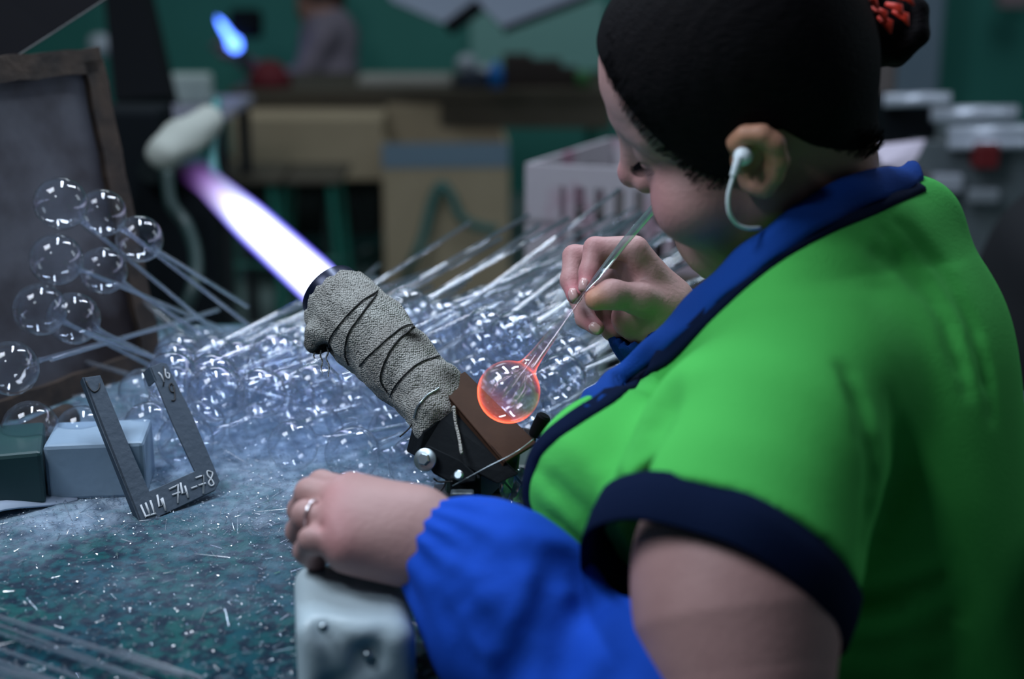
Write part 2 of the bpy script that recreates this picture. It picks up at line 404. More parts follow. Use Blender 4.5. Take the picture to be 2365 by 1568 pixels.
# --- neck and trunk (inside the clothes)
neckb = at(1890, 540, 1.20)
body.cone(hp(-0.035, 0, -0.01), neckb, 0.053, 0.052, 0.03)
body.cone(hp(0.02, 0, -0.06), at(1770, 560, 1.20), 0.045, 0.05, 0.03)
body.cone(neckb, at(1960, 800, 1.24), 0.045, 0.06, 0.03)
body.ell(at(1940, 980, 1.22), [0.11, 0.12, 0.13], BR, 0.05)
body.cone(at(1950, 1000, 1.2), at(1980, 1500, 1.2), 0.13, 0.13, 0.05)
body.cone(neckb, at(1865, 900, 1.10), 0.030, 0.045, 0.04)
# --- left arm
body.chain([at(1845, 900, 1.08), at(1700, 1300, 0.955), at(1705, 1430, 0.942), at(1725, 1560, 0.93), at(1680, 1730, 0.94)], [0.055, 0.0625, 0.0600, 0.046, 0.040], 0.03)
body.chain([at(1680, 1730, 0.94), at(1400, 1580, 1.00), at(1180, 1380, 1.03), at(1010, 1262, 1.045)], [0.040, 0.034, 0.030, 0.0255], 0.02)
# --- left hand: a loose fist, knuckles to the left
lh = body.child(*fbox([at(1040, 1260, 1.04), at(660, 1080, 1.14), at(660, 1330, 1.14), at(700, 1330, 0.97)], 0.03))
lh.cone(at(1030, 1262, 1.045), at(960, 1232, 1.050), 0.0265, 0.0265, 0.01)
for (a, b, ra, rb) in (((960, 1195, 1.06), (815, 1140, 1.082), 0.020, 0.0165), ((960, 1220, 1.05), (795, 1160, 1.058), 0.024, 0.0175),
                       ((960, 1250, 1.045), (790, 1208, 1.040), 0.024, 0.0175), ((960, 1280, 1.04), (802, 1262, 1.028), 0.019, 0.0165),
                       ((950, 1240, 1.07), (800, 1215, 1.085), 0.022, 0.020)):
    lh.cone(at(*a), at(*b), ra, rb, 0.02)
lfing = [([(815, 1140, 1.082), (742, 1118, 1.100), (712, 1150, 1.118), (725, 1185, 1.125)], [0.0125, 0.0105, 0.0095, 0.0085]),
         ([(795, 1158, 1.058), (716, 1138, 1.074), (694, 1178, 1.100), (712, 1222, 1.112)], [0.0130, 0.0112, 0.0100, 0.0090]),
         ([(790, 1206, 1.040), (708, 1188, 1.050), (690, 1226, 1.078), (712, 1268, 1.092)], [0.0128, 0.0108, 0.0098, 0.0085]),
         ([(800, 1256, 1.026), (722, 1244, 1.030), (706, 1272, 1.055), (730, 1300, 1.070)], [0.0118, 0.0100, 0.0090, 0.0080])]
for pts, rs in lfing:
    c = lh.child(*fbox([at(*p) for p in pts], 0.025)); c.chain([at(*p) for p in pts], rs, 0.004); lh.merge(c, 0.0030)
c = lh.child(*fbox([at(930, 1200, 1.09), at(740, 1215, 1.13)], 0.03)); c.chain([at(930, 1200, 1.085), at(845, 1190, 1.112), at(780, 1205, 1.128), at(742, 1225, 1.125)], [0.018, 0.0135, 0.0125, 0.0100], 0.006); lh.merge(c, 0.004)
lh.cone(at(960, 1292, 1.035), at(800, 1282, 1.045), 0.0140, 0.0125, 0.015)
lh.line([at(770, 1152, 1.050), at(735, 1163, 1.045), at(700, 1166, 1.055)], 0.0022, 0.0035)
lh.line([at(765, 1212, 1.030), at(735, 1220, 1.025), at(695, 1222, 1.035)], 0.0022, 0.0035)
body.merge(lh, 0.012)
# --- right arm and hand: thumb and first fingers pinch the stem
body.chain([at(1880, 640, 1.36), at(1800, 1000, 1.42), at(1640, 850, 1.34), at(1545, 745, 1.287)], [0.05, 0.042, 0.034, 0.0255], 0.02)
rh = body.child(*fbox([at(1290, 520, 1.20), at(1600, 820, 1.36), at(1600, 520, 1.20), at(1290, 820, 1.34)], 0.01))
rh.cone(at(1565, 742, 1.292), at(1535, 722, 1.288), 0.0265, 0.0270, 0.01)
for (a, b, ra, rb) in (((1535, 690, 1.280), (1468, 580, 1.262), 0.0200, 0.0128), ((1535, 700, 1.29), (1448, 590, 1.288), 0.021, 0.0130),
                       ((1520, 735, 1.30), (1432, 640, 1.312), 0.022, 0.0130), ((1500, 755, 1.30), (1425, 690, 1.325), 0.020, 0.0125),
                       ((1510, 740, 1.285), (1455, 735, 1.285), 0.022, 0.0170)):
    rh.cone(at(*a), at(*b), ra, rb, 0.016)
rfing = [([(1466, 574, 1.262), (1374, 573, 1.266), (1361, 628, 1.258), (1352, 662, 1.250)], [0.0118, 0.0098, 0.0090, 0.0070]),
         ([(1446, 592, 1.290), (1326, 592, 1.294), (1318, 648, 1.280), (1327, 684, 1.268)], [0.0118, 0.0102, 0.0092, 0.0074]),
         ([(1432, 640, 1.312), (1340, 690, 1.318), (1352, 735, 1.296), (1378, 757, 1.280)], [0.0115, 0.0100, 0.0090, 0.0072]),
         ([(1425, 690, 1.325), (1385, 735, 1.328), (1412, 765, 1.312), (1440, 758, 1.298)], [0.0110, 0.0092, 0.0084, 0.0070])]
for pts, rs in rfing:
    c = rh.child(*fbox([at(*p) for p in pts], 0.025)); c.chain([at(*p) for p in pts], rs, 0.004); rh.merge(c, 0.0025)
pts = [(1545, 715, 1.275), (1478, 690, 1.252), (1415, 680, 1.238), (1374, 690, 1.240)]
c = rh.child(*fbox([at(*p) for p in pts], 0.035)); c.chain([at(*p) for p in pts], [0.0200, 0.0138, 0.0118, 0.0090], 0.008)
c.cone(at(1405, 678, 1.238), at(1378, 693, 1.236), 0.0115, 0.0088, 0.004); rh.merge(c, 0.008)
rh.line([at(1500, 610, 1.250), at(1465, 640, 1.255), at(1440, 660, 1.262)], 0.0025, 0.006)
rh.line([at(1470, 720, 1.245), at(1500, 735, 1.250)], 0.0015, 0.003)
body.merge(rh, 0.008)
vs, q = body.mesh(); vs = relax(vs, q, 1, 0.5)
o_body = mk('body', vs, q, M['skin'], person)
def near(vs, p, r): return np.exp(-((vs - np.array(p))**2).sum(1)/(r*r))
rosy = 0.9*near(vs, hp(0.075, 0.05, -0.045), 0.032) + 0.5*near(vs, hp(0.12, 0, -0.03), 0.02)
for p in ((800, 1135, 1.07), (780, 1155, 1.045), (778, 1205, 1.028), (788, 1255, 1.02)): rosy += 0.4*near(vs, at(*p), 0.013)
for pts, rs in rfing: rosy += 0.7*near(vs, at(*pts[-1]), 0.018) + 0.4*near(vs, at(*pts[1]), 0.014)
bT0 = BVHTree.FromPolygons([tuple(v) for v in vs], q.tolist())
attr(o_body, 'rosy', np.clip(rosy, 0, 1))
attr(o_body, 'warm', np.clip(1.0*near(vs, hp(0, 0.085, 0.01), 0.035) + 0.9*near(vs, at(1375, 692, 1.235), 0.012) + 0.6*near(vs, at(1920, 400, 1.12), 0.05), 0, 1))
del body, hf, lh, rh

# --- hair: a shell over the skull with a soft hairline, and a bun
def hairline(x, y):
    a = np.abs(y)
    base = np.interp(x, [-0.12, -0.09, -0.06, -0.035, -0.02, 0.0, 0.012, 0.028, 0.045, 0.060, 0.072, 0.085, 0.12],
                        [-0.075, -0.075, -0.055, -0.022, 0.008, 0.012, -0.014, -0.022, -0.012, 0.013, 0.042, 0.074, 0.106])
    return base
fh = Field(*fbox([hp(0.15, 0, 0), hp(-0.15, 0, 0), hp(0, 0, 0.16), hp(0, 0.12, 0), hp(0, -0.12, 0), hp(0, 0, -0.12)], 0.03), 0.0026)
fh.ell(hp(-0.003, 0, 0.047), [0.095*HS, 0.082*HS, 0.092*HS], HR, 0.0)
fh.ell(hp(0.048, 0, 0.050), [0.051*HS, 0.0665*HS, 0.058*HS], HR, 0.03)
fh.ell(hp(0.020, 0, 0.000), [0.064*HS, 0.073*HS, 0.068*HS], HR, 0.03)
fh.ell(hp(-0.038, 0, 0.018), [0.051*HS, 0.062*HS, 0.058*HS], HR, 0.03)
fh.cone(hp(-0.024, 0, 0.0), hp(-0.028, 0, -0.055), 0.055*HS, 0.050*HS, 0.03)
def cut(X, Y, Z):
    dx, dy, dz = X-HO.x, Y-HO.y, Z-HO.z
    x = (dx*hF.x+dy*hF.y+dz*hF.z)/HS; y = (dx*hL.x+dy*hL.y+dz*hL.z)/HS; z = (dx*hU.x+dy*hU.y+dz*hU.z)/HS
    t = (hairline(x, y) - z)*HS
    st = 0.0002*np.sin(np.arctan2(y, x+0.16)*95 + 3*np.sin(z*25))*np.clip((0.09-np.abs(x))*20, 0, 1)
    return t, st
g = fh.sub(fh.lo, fh.lo+fh.h*(fh.n-1)); t, st = cut(*g[1:]); fh.F[g[0]] = fh.F[g[0]] + st
tj = t + 0.0012*np.sin(g[1]*900 + g[3]*500)*np.sin(g[3]*700 - g[2]*400)      # ragged edge
fh.F = np.maximum(fh.F + 0.0085*np.clip(1 + t/0.011, 0, 1), tj*0.8).astype(np.float32)
vs, q = fh.mesh(); vs = relax(vs, q, 2, 0.5); o_hair = mk('hair', vs, q, M['hair'], person)
hT = BVHTree.FromPolygons([tuple(v) for v in vs], q.tolist())
mb = MB()        # short loose hairs along the hairline
for k in range(420):
    x = rnd.choice((rnd.uniform(0.028, 0.092), rnd.uniform(-0.085, -0.03))); z = float(hairline(x, 0.05)) - rnd.uniform(-0.016, 0.001); y = 0.085
    o_ = HO + HS*(hF*x*1.6 + hL*0.16 + hU*z); d_ = (hp(x*0.8, 0, z) - o_).normalized(); h = bT0.ray_cast(o_, d_)
    if h[0] is None: continue
    p0 = h[0] + h[1]*0.0008; bk = (-hF*0.85 + hU*(0.5 if x > 0 else 0.25) + hL*rnd.uniform(-0.12, 0.12)).normalized(); L = rnd.uniform(0.010, 0.024); P = [p0]
    for i in range(1, 4):
        q_ = p0 + bk*L*i/3; h2_ = bT0.find_nearest(q_); P.append(h2_[0] + h2_[1]*(0.001 + 0.0018*i))
    mb.tube(P, 0.00032, n=4, r2=0.0002)
o = mb.build('hairline_hairs', M['hair'], person); o['kind'] = 'stuff'
bun = at(2052, 48, 1.13)
fb = Field(*fbox([bun], 0.085), 0.0024)
R1 = [tuple(cdir(1, 0.3, 0)), tuple(cdir(-0.3, 1, 0)), (tuple(cdir(0, 0, 1)))]
fb.ell(bun, [0.020, 0.026, 0.022], R1, 0.0)
for k in range(4):
    pts = []
    for i in range(9):
        a = i/8*2*math.pi + k*1.57; rr = 0.0205
        pts.append(bun + cdir(1, 0.3, 0)*math.cos(a)*rr + cdir(-0.3, 1, 0)*math.sin(a)*(rr+0.006) + cdir(0, 0, 1)*(0.006*math.sin(2*a+k) + 0.005*(k-1.5)))
    fb.chain(pts, [0.0095]*9, 0.002)
fb.cone(bun, at(2000, 90, 1.13), 0.016, 0.024, 0.01)
vs, q = fb.mesh(); o = mk('hair_bun', vs, q, M['hair'], person)
M['red'] = mat('red_fabric', (0.75, 0.035, 0.01), 0.7, bump=0.4, bscale=200)
mb = MB()
sc_c = at(1968, -2, 1.085)
for k in range(30):
    a = k*2.4; r = 0.003 + 0.0022*k**0.5*1.3
    p = sc_c + cdir(1, 0, 0)*math.cos(a)*r*2.0 + cdir(0, 1, 0.4)*math.sin(a)*r*1.2
    mb.tube([p, p + cdir(math.cos(a), math.sin(a)*0.7-0.3, 0.6)*0.011, p + cdir(math.cos(a), math.sin(a)*0.7-0.7, 0.3)*0.017], lambda t: 0.0045*math.sin(math.pi*(0.15+0.8*t)), n=7, squash=0.5)
tag(mb.build('hair_tie', M['red'], person, smooth=True), 'ruffled red fabric hair tie')
mb = MB()
for k in range(3): mb.tube(spw([(2000+k*8, 95, 1.09), (1995+k*7, 150, 1.085), (2010+k*5, 185, 1.09), (2018, 160+k*10, 1.09)]), 0.0016, n=6)
mb.build('hair_strand', M['hair'], person, smooth=True)
# eyebrow and lashes
mb = MB()
for i in range(26):
    t = i/25; y = 0.012 + 0.038*t; p = hp(0.1015 - 0.55*(y-0.012)*0.9 - 0.3*max(0, y-0.03), y, 0.030 + 0.006*math.sin(t*3))
    mb.tube([p, p + HS*(hL*0.008 + hU*0.004 - hF*0.004)], 0.0006, n=4, r2=0.0002)
mb.build('eyebrow', M['hair'], person)
mb = MB()
for i in range(20):
    t = i/19; y = 0.029 + 0.019*t; x = 0.077 + math.sqrt(max(0, 0.0155**2 - (y-0.031)**2*0.9)); p = hp(x, y, -0.001)
    mb.tube([p, p + HS*(hF*0.007 + hL*0.002*(t-0.2) - hU*0.003), p + HS*(hF*0.009 + hL*0.004*(t-0.2) - hU*0.002)], 0.0004, n=4, r2=0.0002)
mb.build('eyelashes', M['hair'], person)

# --- shirt
SH = 0.0034
sh = Field(at(1150, 1700, 1.1) - V((0.05, 0.25, 0.12)), V((0.52, 1.50, 1.36)), SH)
K = 0.045
sh.ell(at(1935, 1080, 1.20), [0.148, 0.165, 0.165], BR, 0.0)
sh.ell(at(2055, 640, 1.20), [0.060, 0.09, 0.07], BR, K)
sh.ell(at(2010, 820, 1.20), [0.114, 0.145, 0.108], BR, K)
sh.ell(at(1438, 1130, 1.115), [0.076, 0.078, 0.078], BR, K)
sh.ell(at(1408, 1105, 1.25), [0.068, 0.075, 0.072], BR, K)
sh.cone(at(1810, 800, 1.20), at(1425, 1120, 1.18), 0.052, 0.062, 0.03)
sh.ell(at(1790, 1450, 1.18), [0.135, 0.16, 0.15], BR, K)
sh.ell(at(1965, 1700, 1.2), [0.145, 0.18, 0.22], BR, K)
sh.ell(at(2010, 1350, 1.2), [0.125, 0.15, 0.2], BR, K)
sh.cone(at(2040, 560, 1.19), at(1850, 700, 1.13), 0.040, 0.038, 0.03)
sh.cone(at(1975, 680, 1.18), at(1850, 880, 1.08), 0.048, 0.072, 0.04)
sh.cone(at(1920, 720, 1.25), at(1840, 820, 1.34), 0.045, 0.052, 0.04)
sh.cone(at(1850, 840, 1.36), at(1800, 1000, 1.40), 0.055, 0.055, 0.03)
# left sleeve, cut square at the hem and hollowed
HC = at(1672, 1283, 0.975); he1 = cdir(0.92, -0.37, 0.14); he2 = cdir(0.18, 0.47, 0.86); he2 = (he2 - he1*he2.dot(he1)).normalized()
hn = he1.cross(he2); hn = hn if hn.z < 0 else -hn
A0 = at(1845, 900, 1.075)
sl = sh.child(*fbox([A0, HC], 0.13))
sl.cone(A0, HC - hn*0.085, 0.072, 0.086, 0.0); sl.cone(HC - hn*0.085, HC + hn*0.05, 0.086, 0.098, 0.01)
sl.cone(HC + hn*0.01, HC + hn*0.12, 0.078, 0.090, 0.004, 'sub')
g = sl.sub(sl.lo, sl.lo + sl.h*(sl.n-1)); X, Y, Z = g[1:]
pl = (X-HC.x)*hn.x + (Y-HC.y)*hn.y + (Z-HC.z)*hn.z
sl.F[g[0]] = np.maximum(sl.F[g[0]], pl)
sh.merge(sl, 0.03)
# neck opening
sh.chain([at(2112, 512, 1.19), at(2010, 562, 1.145), at(1905, 615, 1.115), at(1805, 680, 1.095), at(1705, 752, 1.105), at(1610, 832, 1.135)], [0.034, 0.034, 0.033, 0.031, 0.031, 0.031], 0.03)
# folds
def fold(pts, amp, w): sh.surf_line(pts, amp*1.25, w)
fold([(1540, 900, 1.10), (1500, 990, 1.075), (1460, 1060, 1.065), (1430, 1120, 1.06), (1400, 1180, 1.055)], 0.016, 0.017)
fold([(1600, 880, 1.05), (1540, 930, 1.04), (1500, 990, 1.02)], -0.006, 0.016)
fold([(1965, 860, 1.03), (2015, 1000, 1.04), (2020, 1150, 1.05), (1985, 1330, 1.06)], 0.010, 0.012)
fold([(2060, 930, 1.06), (2090, 1080, 1.06), (2040, 1220, 1.06)], 0.006, 0.012)
fold([(2040, 540, 1.13), (2140, 650, 1.11), (2200, 780, 1.10), (2230, 900, 1.09)], 0.005, 0.009)
fold([(2075, 520, 1.13), (2190, 640, 1.13), (2260, 800, 1.13), (2290, 960, 1.14)], 0.005, 0.008)
fold([(1980, 560, 1.10), (2080, 620, 1.08), (2150, 700, 1.08)], 0.004, 0.010)
fold([(1960, 1385, 1.06), (2040, 1370, 1.06), (2130, 1340, 1.06), (2190, 1310, 1.07)], 0.007, 0.010)
fold([(1960, 1420, 1.05), (2060, 1400, 1.05), (2160, 1350, 1.06)], -0.006, 0.012)
fold([(2120, 1360, 1.07), (2160, 1395, 1.06), (2210, 1400, 1.06)], 0.004, 0.014)
fold([(1950, 1470, 1.05), (2080, 1460, 1.05), (2200, 1410, 1.06)], 0.006, 0.012)
fold([(1900, 1540, 1.05), (2050, 1550, 1.05), (2200, 1500, 1.06)], 0.006, 0.014)
fold([(1240, 1080, 1.12), (1320, 1160, 1.08), (1400, 1260, 1.06)], 0.005, 0.009)
fold([(1250, 1180, 1.12), (1320, 1250, 1.09), (1400, 1330, 1.08)], 0.005, 0.009)
fold([(1290, 1010, 1.12), (1370, 1080, 1.06), (1410, 1170, 1.05)], -0.004, 0.012)
sh.wave(lambda X, Y, Z: 0.0012*np.sin(23*X+31*Z+2*np.sin(17*Y+11*Z))*np.sin(19*Y-13*X+9*Z))
vs, q = sh.mesh(); vs = relax(vs, q, 2, 0.5); o_shirt = mk('shirt', vs, q, M['shirt'], person)
shT = BVHTree.FromPolygons([tuple(v) for v in vs], q.tolist())
del sh, sl
# sleeve hem
segs = 56; rings = []
for (t, r, dr) in ((-0.002, 0.0945, 0), (0.012, 0.0955, 0), (0.034, 0.0945, 0), (0.036, 0.0925, 0), (0.020, 0.0905, 0), (-0.004, 0.0905, 0)):
    ring = []
    for k in range(segs):
        a = 2*math.pi*k/segs; rr = r + 0.0012*math.sin(a*5+1) + 0.0008*math.sin(a*9)
        ring.append(HC + hn*(t + 0.003*math.sin(a*2)) + he1*math.cos(a)*rr + he2*math.sin(a)*rr*0.97)
    rings.append(ring)
vs_ = [p for r in rings for p in r]; N = len(rings)
fs_ = [(i*segs+k, i*segs+(k+1) % segs, ((i+1) % N)*segs+(k+1) % segs, ((i+1) % N)*segs+k) for i in range(N) for k in range(segs)]
o = mk('sleeve_hem', vs_, fs_, M['navy'], person); tag(o, 'wide navy hem of the green sleeve')

def ribbon(name, path, m, T, thick=0.003, n=9, sub=8, lab=None, lift=0.0):
    """cloth band lying on the surface T; path: (px, py, depth, half width in m)"""
    P = spline(path, sub); pts = []; W = []
    for p in P:
        w_ = at(*p[:3]); d = (w_ - CAM).normalized(); hit = T.ray_cast(CAM, d)
        if hit[0] is None or abs((hit[0]-CAM).length - (w_-CAM).length) > 0.16: hit = T.find_nearest(w_)
        pts.append((hit[0], hit[1])); W.append(p[3])
    for _ in range(3):      # even out the track
        q_ = [(pts[max(0, i-1)][0] + pts[i][0]*2 + pts[min(len(pts)-1, i+1)][0])/4 for i in range(len(pts))]
        pts = [(q_[i], pts[i][1]) for i in range(len(pts))]
    outer, inner = [], []
    for i, (p, nn) in enumerate(pts):
        tg = (pts[min(i+1, len(pts)-1)][0] - pts[max(i-1, 0)][0]).normalized(); nrm = nn; side = tg.cross(nrm).normalized()
        for k in range(n):
            u = -1 + 2*k/(n-1); s_ = p + side*W[i]*u; h = T.find_nearest(s_)
            nr = (h[1]*0.5 + nrm*0.5).normalized()
            e = max(0, 1-u**8)
            outer.append(h[0] + nr*(lift + thick*(0.3+0.7*e))); inner.append(h[0] - nr*0.004)
    v = outer + inner; f = []; L = len(pts); o_ = L*n
    for i in range(L-1):
        for k in range(n-1):
            a = i*n+k; f.append((a, a+1, a+n+1, a+n)); f.append((o_+a, o_+a+n, o_+a+n+1, o_+a+1))
        for k in (0, n-1): a = i*n+k; f.append((a, a+n, o_+a+n, o_+a) if k == 0 else (a, o_+a, o_+a+n, a+n))
    for i in (0, L-1):
        for k in range(n-1): a = i*n+k; f.append((a, a+1, o_+a+1, o_+a))
    o = mk(name, v, f, m, person)
    bm = bmesh.new(); bm.from_mesh(o.data); bmesh.ops.recalc_face_normals(bm, faces=bm.faces); bm.to_mesh(o.data); bm.free()
    if lab: tag(o, lab)
    return o
ribbon('neck_trim', [(2130, 425, 1.19, 0.008), (2010, 478, 1.15, 0.009), (1890, 530, 1.13, 0.009), (1790, 592, 1.12, 0.008), (1692, 672, 1.13, 0.008), (1604, 760, 1.15, 0.008),
        (1514, 842, 1.16, 0.009), (1418, 910, 1.17, 0.010), (1326, 966, 1.18, 0.011), (1252, 1026, 1.17, 0.011), (1220, 1095, 1.16, 0.011), (1222, 1178, 1.15, 0.010),
        (1270, 1260, 1.14, 0.009), (1340, 1340, 1.13, 0.009), (1420, 1400, 1.12, 0.008)], M['navy'], shT, lab='navy binding along the neckline and front edge')
# collar of the blue work coat, standing round the neck and running down the front edge
bT = BVHTree.FromPolygons([tuple(world_loc(o_body) + v.co) for v in o_body.data.vertices], [tuple(p.vertices) for p in o_body.data.polygons])
def fit(P):
    """keep the cloth just outside the neck and the shirt"""
    out = []
    for p in P:
        d = float(p[2]); r = (at(p[0], p[1], 1.0) - CAM)
        for T in (bT, shT):
            h = T.ray_cast(CAM, r.normalized())
            if h[0] is not None: d = min(d, (h[0]-CAM).length/r.length - 0.007)
        out.append([float(p[0]), float(p[1]), d])
    for _ in range(2):
        q_ = [min(out[i][2], (out[max(0, i-1)][2] + out[i][2] + out[min(len(out)-1, i+1)][2])/3) for i in range(len(out))]
        for i, d in enumerate(q_): out[i][2] = d
    return [at(*p) for p in out]
def strip(name, up, lo, m, thick, lab=None, curl=0.0):
    A = fit(spline(up, 6)); B = fit(spline(lo, 6)); n = 7; L = len(A); v = []; f = []
    for s_ in (0, 1):
        for i in range(L):
            tg = (A[min(i+1, L-1)]-A[max(i-1, 0)]).normalized(); wd = (B[i]-A[i]); nr = tg.cross(wd).normalized()
            if nr.dot(CAM - A[i]) < 0: nr = -nr
            for k in range(n):
                u = k/(n-1); p = A[i] + wd*u + nr*(curl*math.sin(math.pi*u) + 0.0012*math.sin(i*0.9+u*4))
                v.append(p - nr*thick*s_)
    o_ = L*n
    for i in range(L-1):
        for k in range(n-1): a = i*n+k; f.append((a, a+1, a+n+1, a+n)); f.append((o_+a, o_+a+n, o_+a+n+1, o_+a+1))
        for k in (0, n-1): a = i*n+k; f.append((a, a+n, o_+a+n, o_+a))
    for i in (0, L-1):
        for k in range(n-1): a = i*n+k; f.append((a, a+1, o_+a+1, o_+a))
    o = mk(name, v, f, m, person)
    bm = bmesh.new(); bm.from_mesh(o.data); bmesh.ops.recalc_face_normals(bm, faces=bm.faces); bm.to_mesh(o.data); bm.free()
    if lab: tag(o, lab)
    return o
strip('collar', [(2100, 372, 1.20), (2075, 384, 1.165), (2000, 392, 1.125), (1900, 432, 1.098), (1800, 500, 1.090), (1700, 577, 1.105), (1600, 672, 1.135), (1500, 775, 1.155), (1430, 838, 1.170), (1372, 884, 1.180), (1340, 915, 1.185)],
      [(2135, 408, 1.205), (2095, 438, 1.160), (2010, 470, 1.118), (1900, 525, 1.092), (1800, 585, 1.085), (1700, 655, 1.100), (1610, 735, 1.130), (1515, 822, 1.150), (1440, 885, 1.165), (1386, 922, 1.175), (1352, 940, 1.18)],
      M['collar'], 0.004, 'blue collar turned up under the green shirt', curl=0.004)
# blue oversleeves
def wr(f, pts, amp, w): f.surf_line(pts, amp, w)
ls = Field(*fbox([at(960, 1180, 1.0), at(1650, 1750, 0.9), at(1000, 1750, 1.1), at(1650, 1350, 1.1)], 0.08), 0.0030)
ls.chain([at(1030, 1268, 1.045), at(1075, 1300, 1.042), at(1135, 1345, 1.035), at(1195, 1405, 1.02)], [0.030, 0.044, 0.056, 0.0605], 0.02)
ls.chain([at(1195, 1405, 1.02), at(1350, 1580, 1.00), at(1480, 1600, 0.975), at(1600, 1680, 0.95)], [0.058, 0.056, 0.058, 0.058], 0.02)
ls.cone(at(1180, 1500, 1.03), at(1250, 1600, 1.03), 0.05, 0.05, 0.03)
ls.cone(at(1012, 1262, 1.046), at(1085, 1300, 1.040), 0.0275, 0.034, 0.003, 'sub')
for f_ in ([(1110, 1430, 0.99), (1160, 1500, 0.985), (1170, 1600, 0.985)], [(1230, 1260, 0.985), (1330, 1330, 0.975), (1360, 1400, 0.96)], [(1420, 1450, 0.94), (1440, 1520, 0.935), (1400, 1600, 0.93)], [(1060, 1250, 1.01), (1120, 1300, 0.99), (1130, 1360, 0.98)]): wr(ls, f_, 0.006, 0.012)
wr(ls, [(1290, 1290, 0.99), (1265, 1380, 0.965), (1215, 1480, 0.965), (1190, 1580, 0.97)], 0.011, 0.013)
wr(ls, [(1330, 1300, 1.0), (1370, 1380, 0.96), (1310, 1450, 0.95), (1280, 1600, 0.95)], 0.014, 0.015)
wr(ls, [(1060, 1330, 1.01), (1080, 1400, 0.99), (1130, 1470, 0.98)], 0.008, 0.011)
wr(ls, [(1100, 1260, 1.01), (1180, 1290, 0.98), (1260, 1280, 0.97)], 0.004, 0.012)
wr(ls, [(1150, 1310, 0.99), (1175, 1360, 0.975), (1150, 1420, 0.975)], 0.006, 0.011)
wr(ls, [(1010, 1380, 1.01), (1060, 1480, 1.0), (1110, 1580, 1.0)], 0.007, 0.010)
wr(ls, [(1200, 1230, 1.0), (1300, 1290, 0.98), (1400, 1420, 0.95)], -0.003, 0.015)
c0 = at(1040, 1275, 1.045); ax = (at(1215, 1405, 1.02) - c0).normalized(); e1 = ax.orthogonal().normalized(); e2 = ax.cross(e1)
def gather(X, Y, Z):
    dx, dy, dz = X-c0.x, Y-c0.y, Z-c0.z
    t = dx*ax.x+dy*ax.y+dz*ax.z; a = np.arctan2(dx*e1.x+dy*e1.y+dz*e1.z, dx*e2.x+dy*e2.y+dz*e2.z)
    return 0.0022*np.sin(a*15+2*np.sin(a*3))*np.exp(-((t+0.005)/0.03)**2) + 0.001*np.sin(34*X+29*Z+2*np.sin(25*Y))*np.sin(31*Y+15*X)
ls.wave(gather); vs, q = ls.mesh(); vs = relax(vs, q, 2, 0.5)
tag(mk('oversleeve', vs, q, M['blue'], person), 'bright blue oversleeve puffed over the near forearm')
rs = Field(*fbox([at(1380, 620, 1.22), at(1800, 1000, 1.4)], 0.05), 0.0028)
rs.chain([at(1500, 735, 1.300), at(1530, 765, 1.312), at(1640, 860, 1.345), at(1800, 1000, 1.42)], [0.039, 0.044, 0.050, 0.055], 0.015)
rs.cone(at(1480, 715, 1.290), at(1540, 765, 1.312), 0.0345, 0.034, 0.003, 'sub')
c0 = at(1500, 735, 1.30); ax = (at(1640, 860, 1.345) - c0).normalized(); e1 = ax.orthogonal().normalized(); e2 = ax.cross(e1)
rs.wave(gather); 
g = rs.sub(rs.lo, rs.lo + rs.h*(rs.n-1)); X, Y, Z = g[1:]
rs.F[g[0]] = np.maximum(rs.F[g[0]], -((X-c0.x)*ax.x + (Y-c0.y)*ax.y + (Z-c0.z)*ax.z) - 0.012)
vs, q = biggest(*rs.mesh()); vs = relax(vs, q, 1, 0.5)
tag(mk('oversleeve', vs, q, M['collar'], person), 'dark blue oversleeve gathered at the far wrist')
# ring on the left hand
mb = MB(); rc = at(722, 1190, 1.047); ra_ = (at(708, 1188, 1.050) - at(790, 1206, 1.040)).normalized()
a_ = ra_.orthogonal().normalized(); b_ = ra_.cross(a_)
mb.tube([rc + (a_*math.cos(t) + b_*math.sin(t))*0.0114 for t in [2*math.pi*k/28 for k in range(29)]], 0.0011, n=6)
tag(mb.build('finger_ring', M['silver'], person, smooth=True), 'thin silver ring')
# fingernails
M['nail'] = mat('fingernail', (0.55, 0.33, 0.32), 0.22, spec=0.6)
for p, t_, up_ in (((1328, 682, 1.262), (0.25, -1, 0.3), (-0.5, -0.15, 0.8)), ((1377, 757, 1.274), (0.75, -0.6, 0.2), (0.1, -0.5, 0.85)), ((1352, 660, 1.2455), (-0.15, -1, 0.2), (-0.7, 0, 0.7))):
    c = at(*p); T_ = cdir(*t_); U_ = cdir(*up_); S_ = T_.cross(U_).normalized(); U_ = S_.cross(T_)
    vv = []
    for i in range(7):
        for k in range(7):
            u = (i/6-0.5)*2; v_ = (k/6-0.5)*2; w2 = math.sqrt(max(0, 1-0.75*u**4))
            vv.append(c + T_*u*0.0060 + S_*v_*0.0052*w2 + U_*(0.0066 - 0.0032*v_*v_ - 0.0012*u*u))
    ff = [(i*7+k, i*7+k+1, i*7+k+8, i*7+k+7) for i in range(6) for k in range(6)]
    o = mk('fingernail', vv, ff, M['nail'], person); md = o.modifiers.new('t', 'SOLIDIFY'); md.thickness = 0.0008
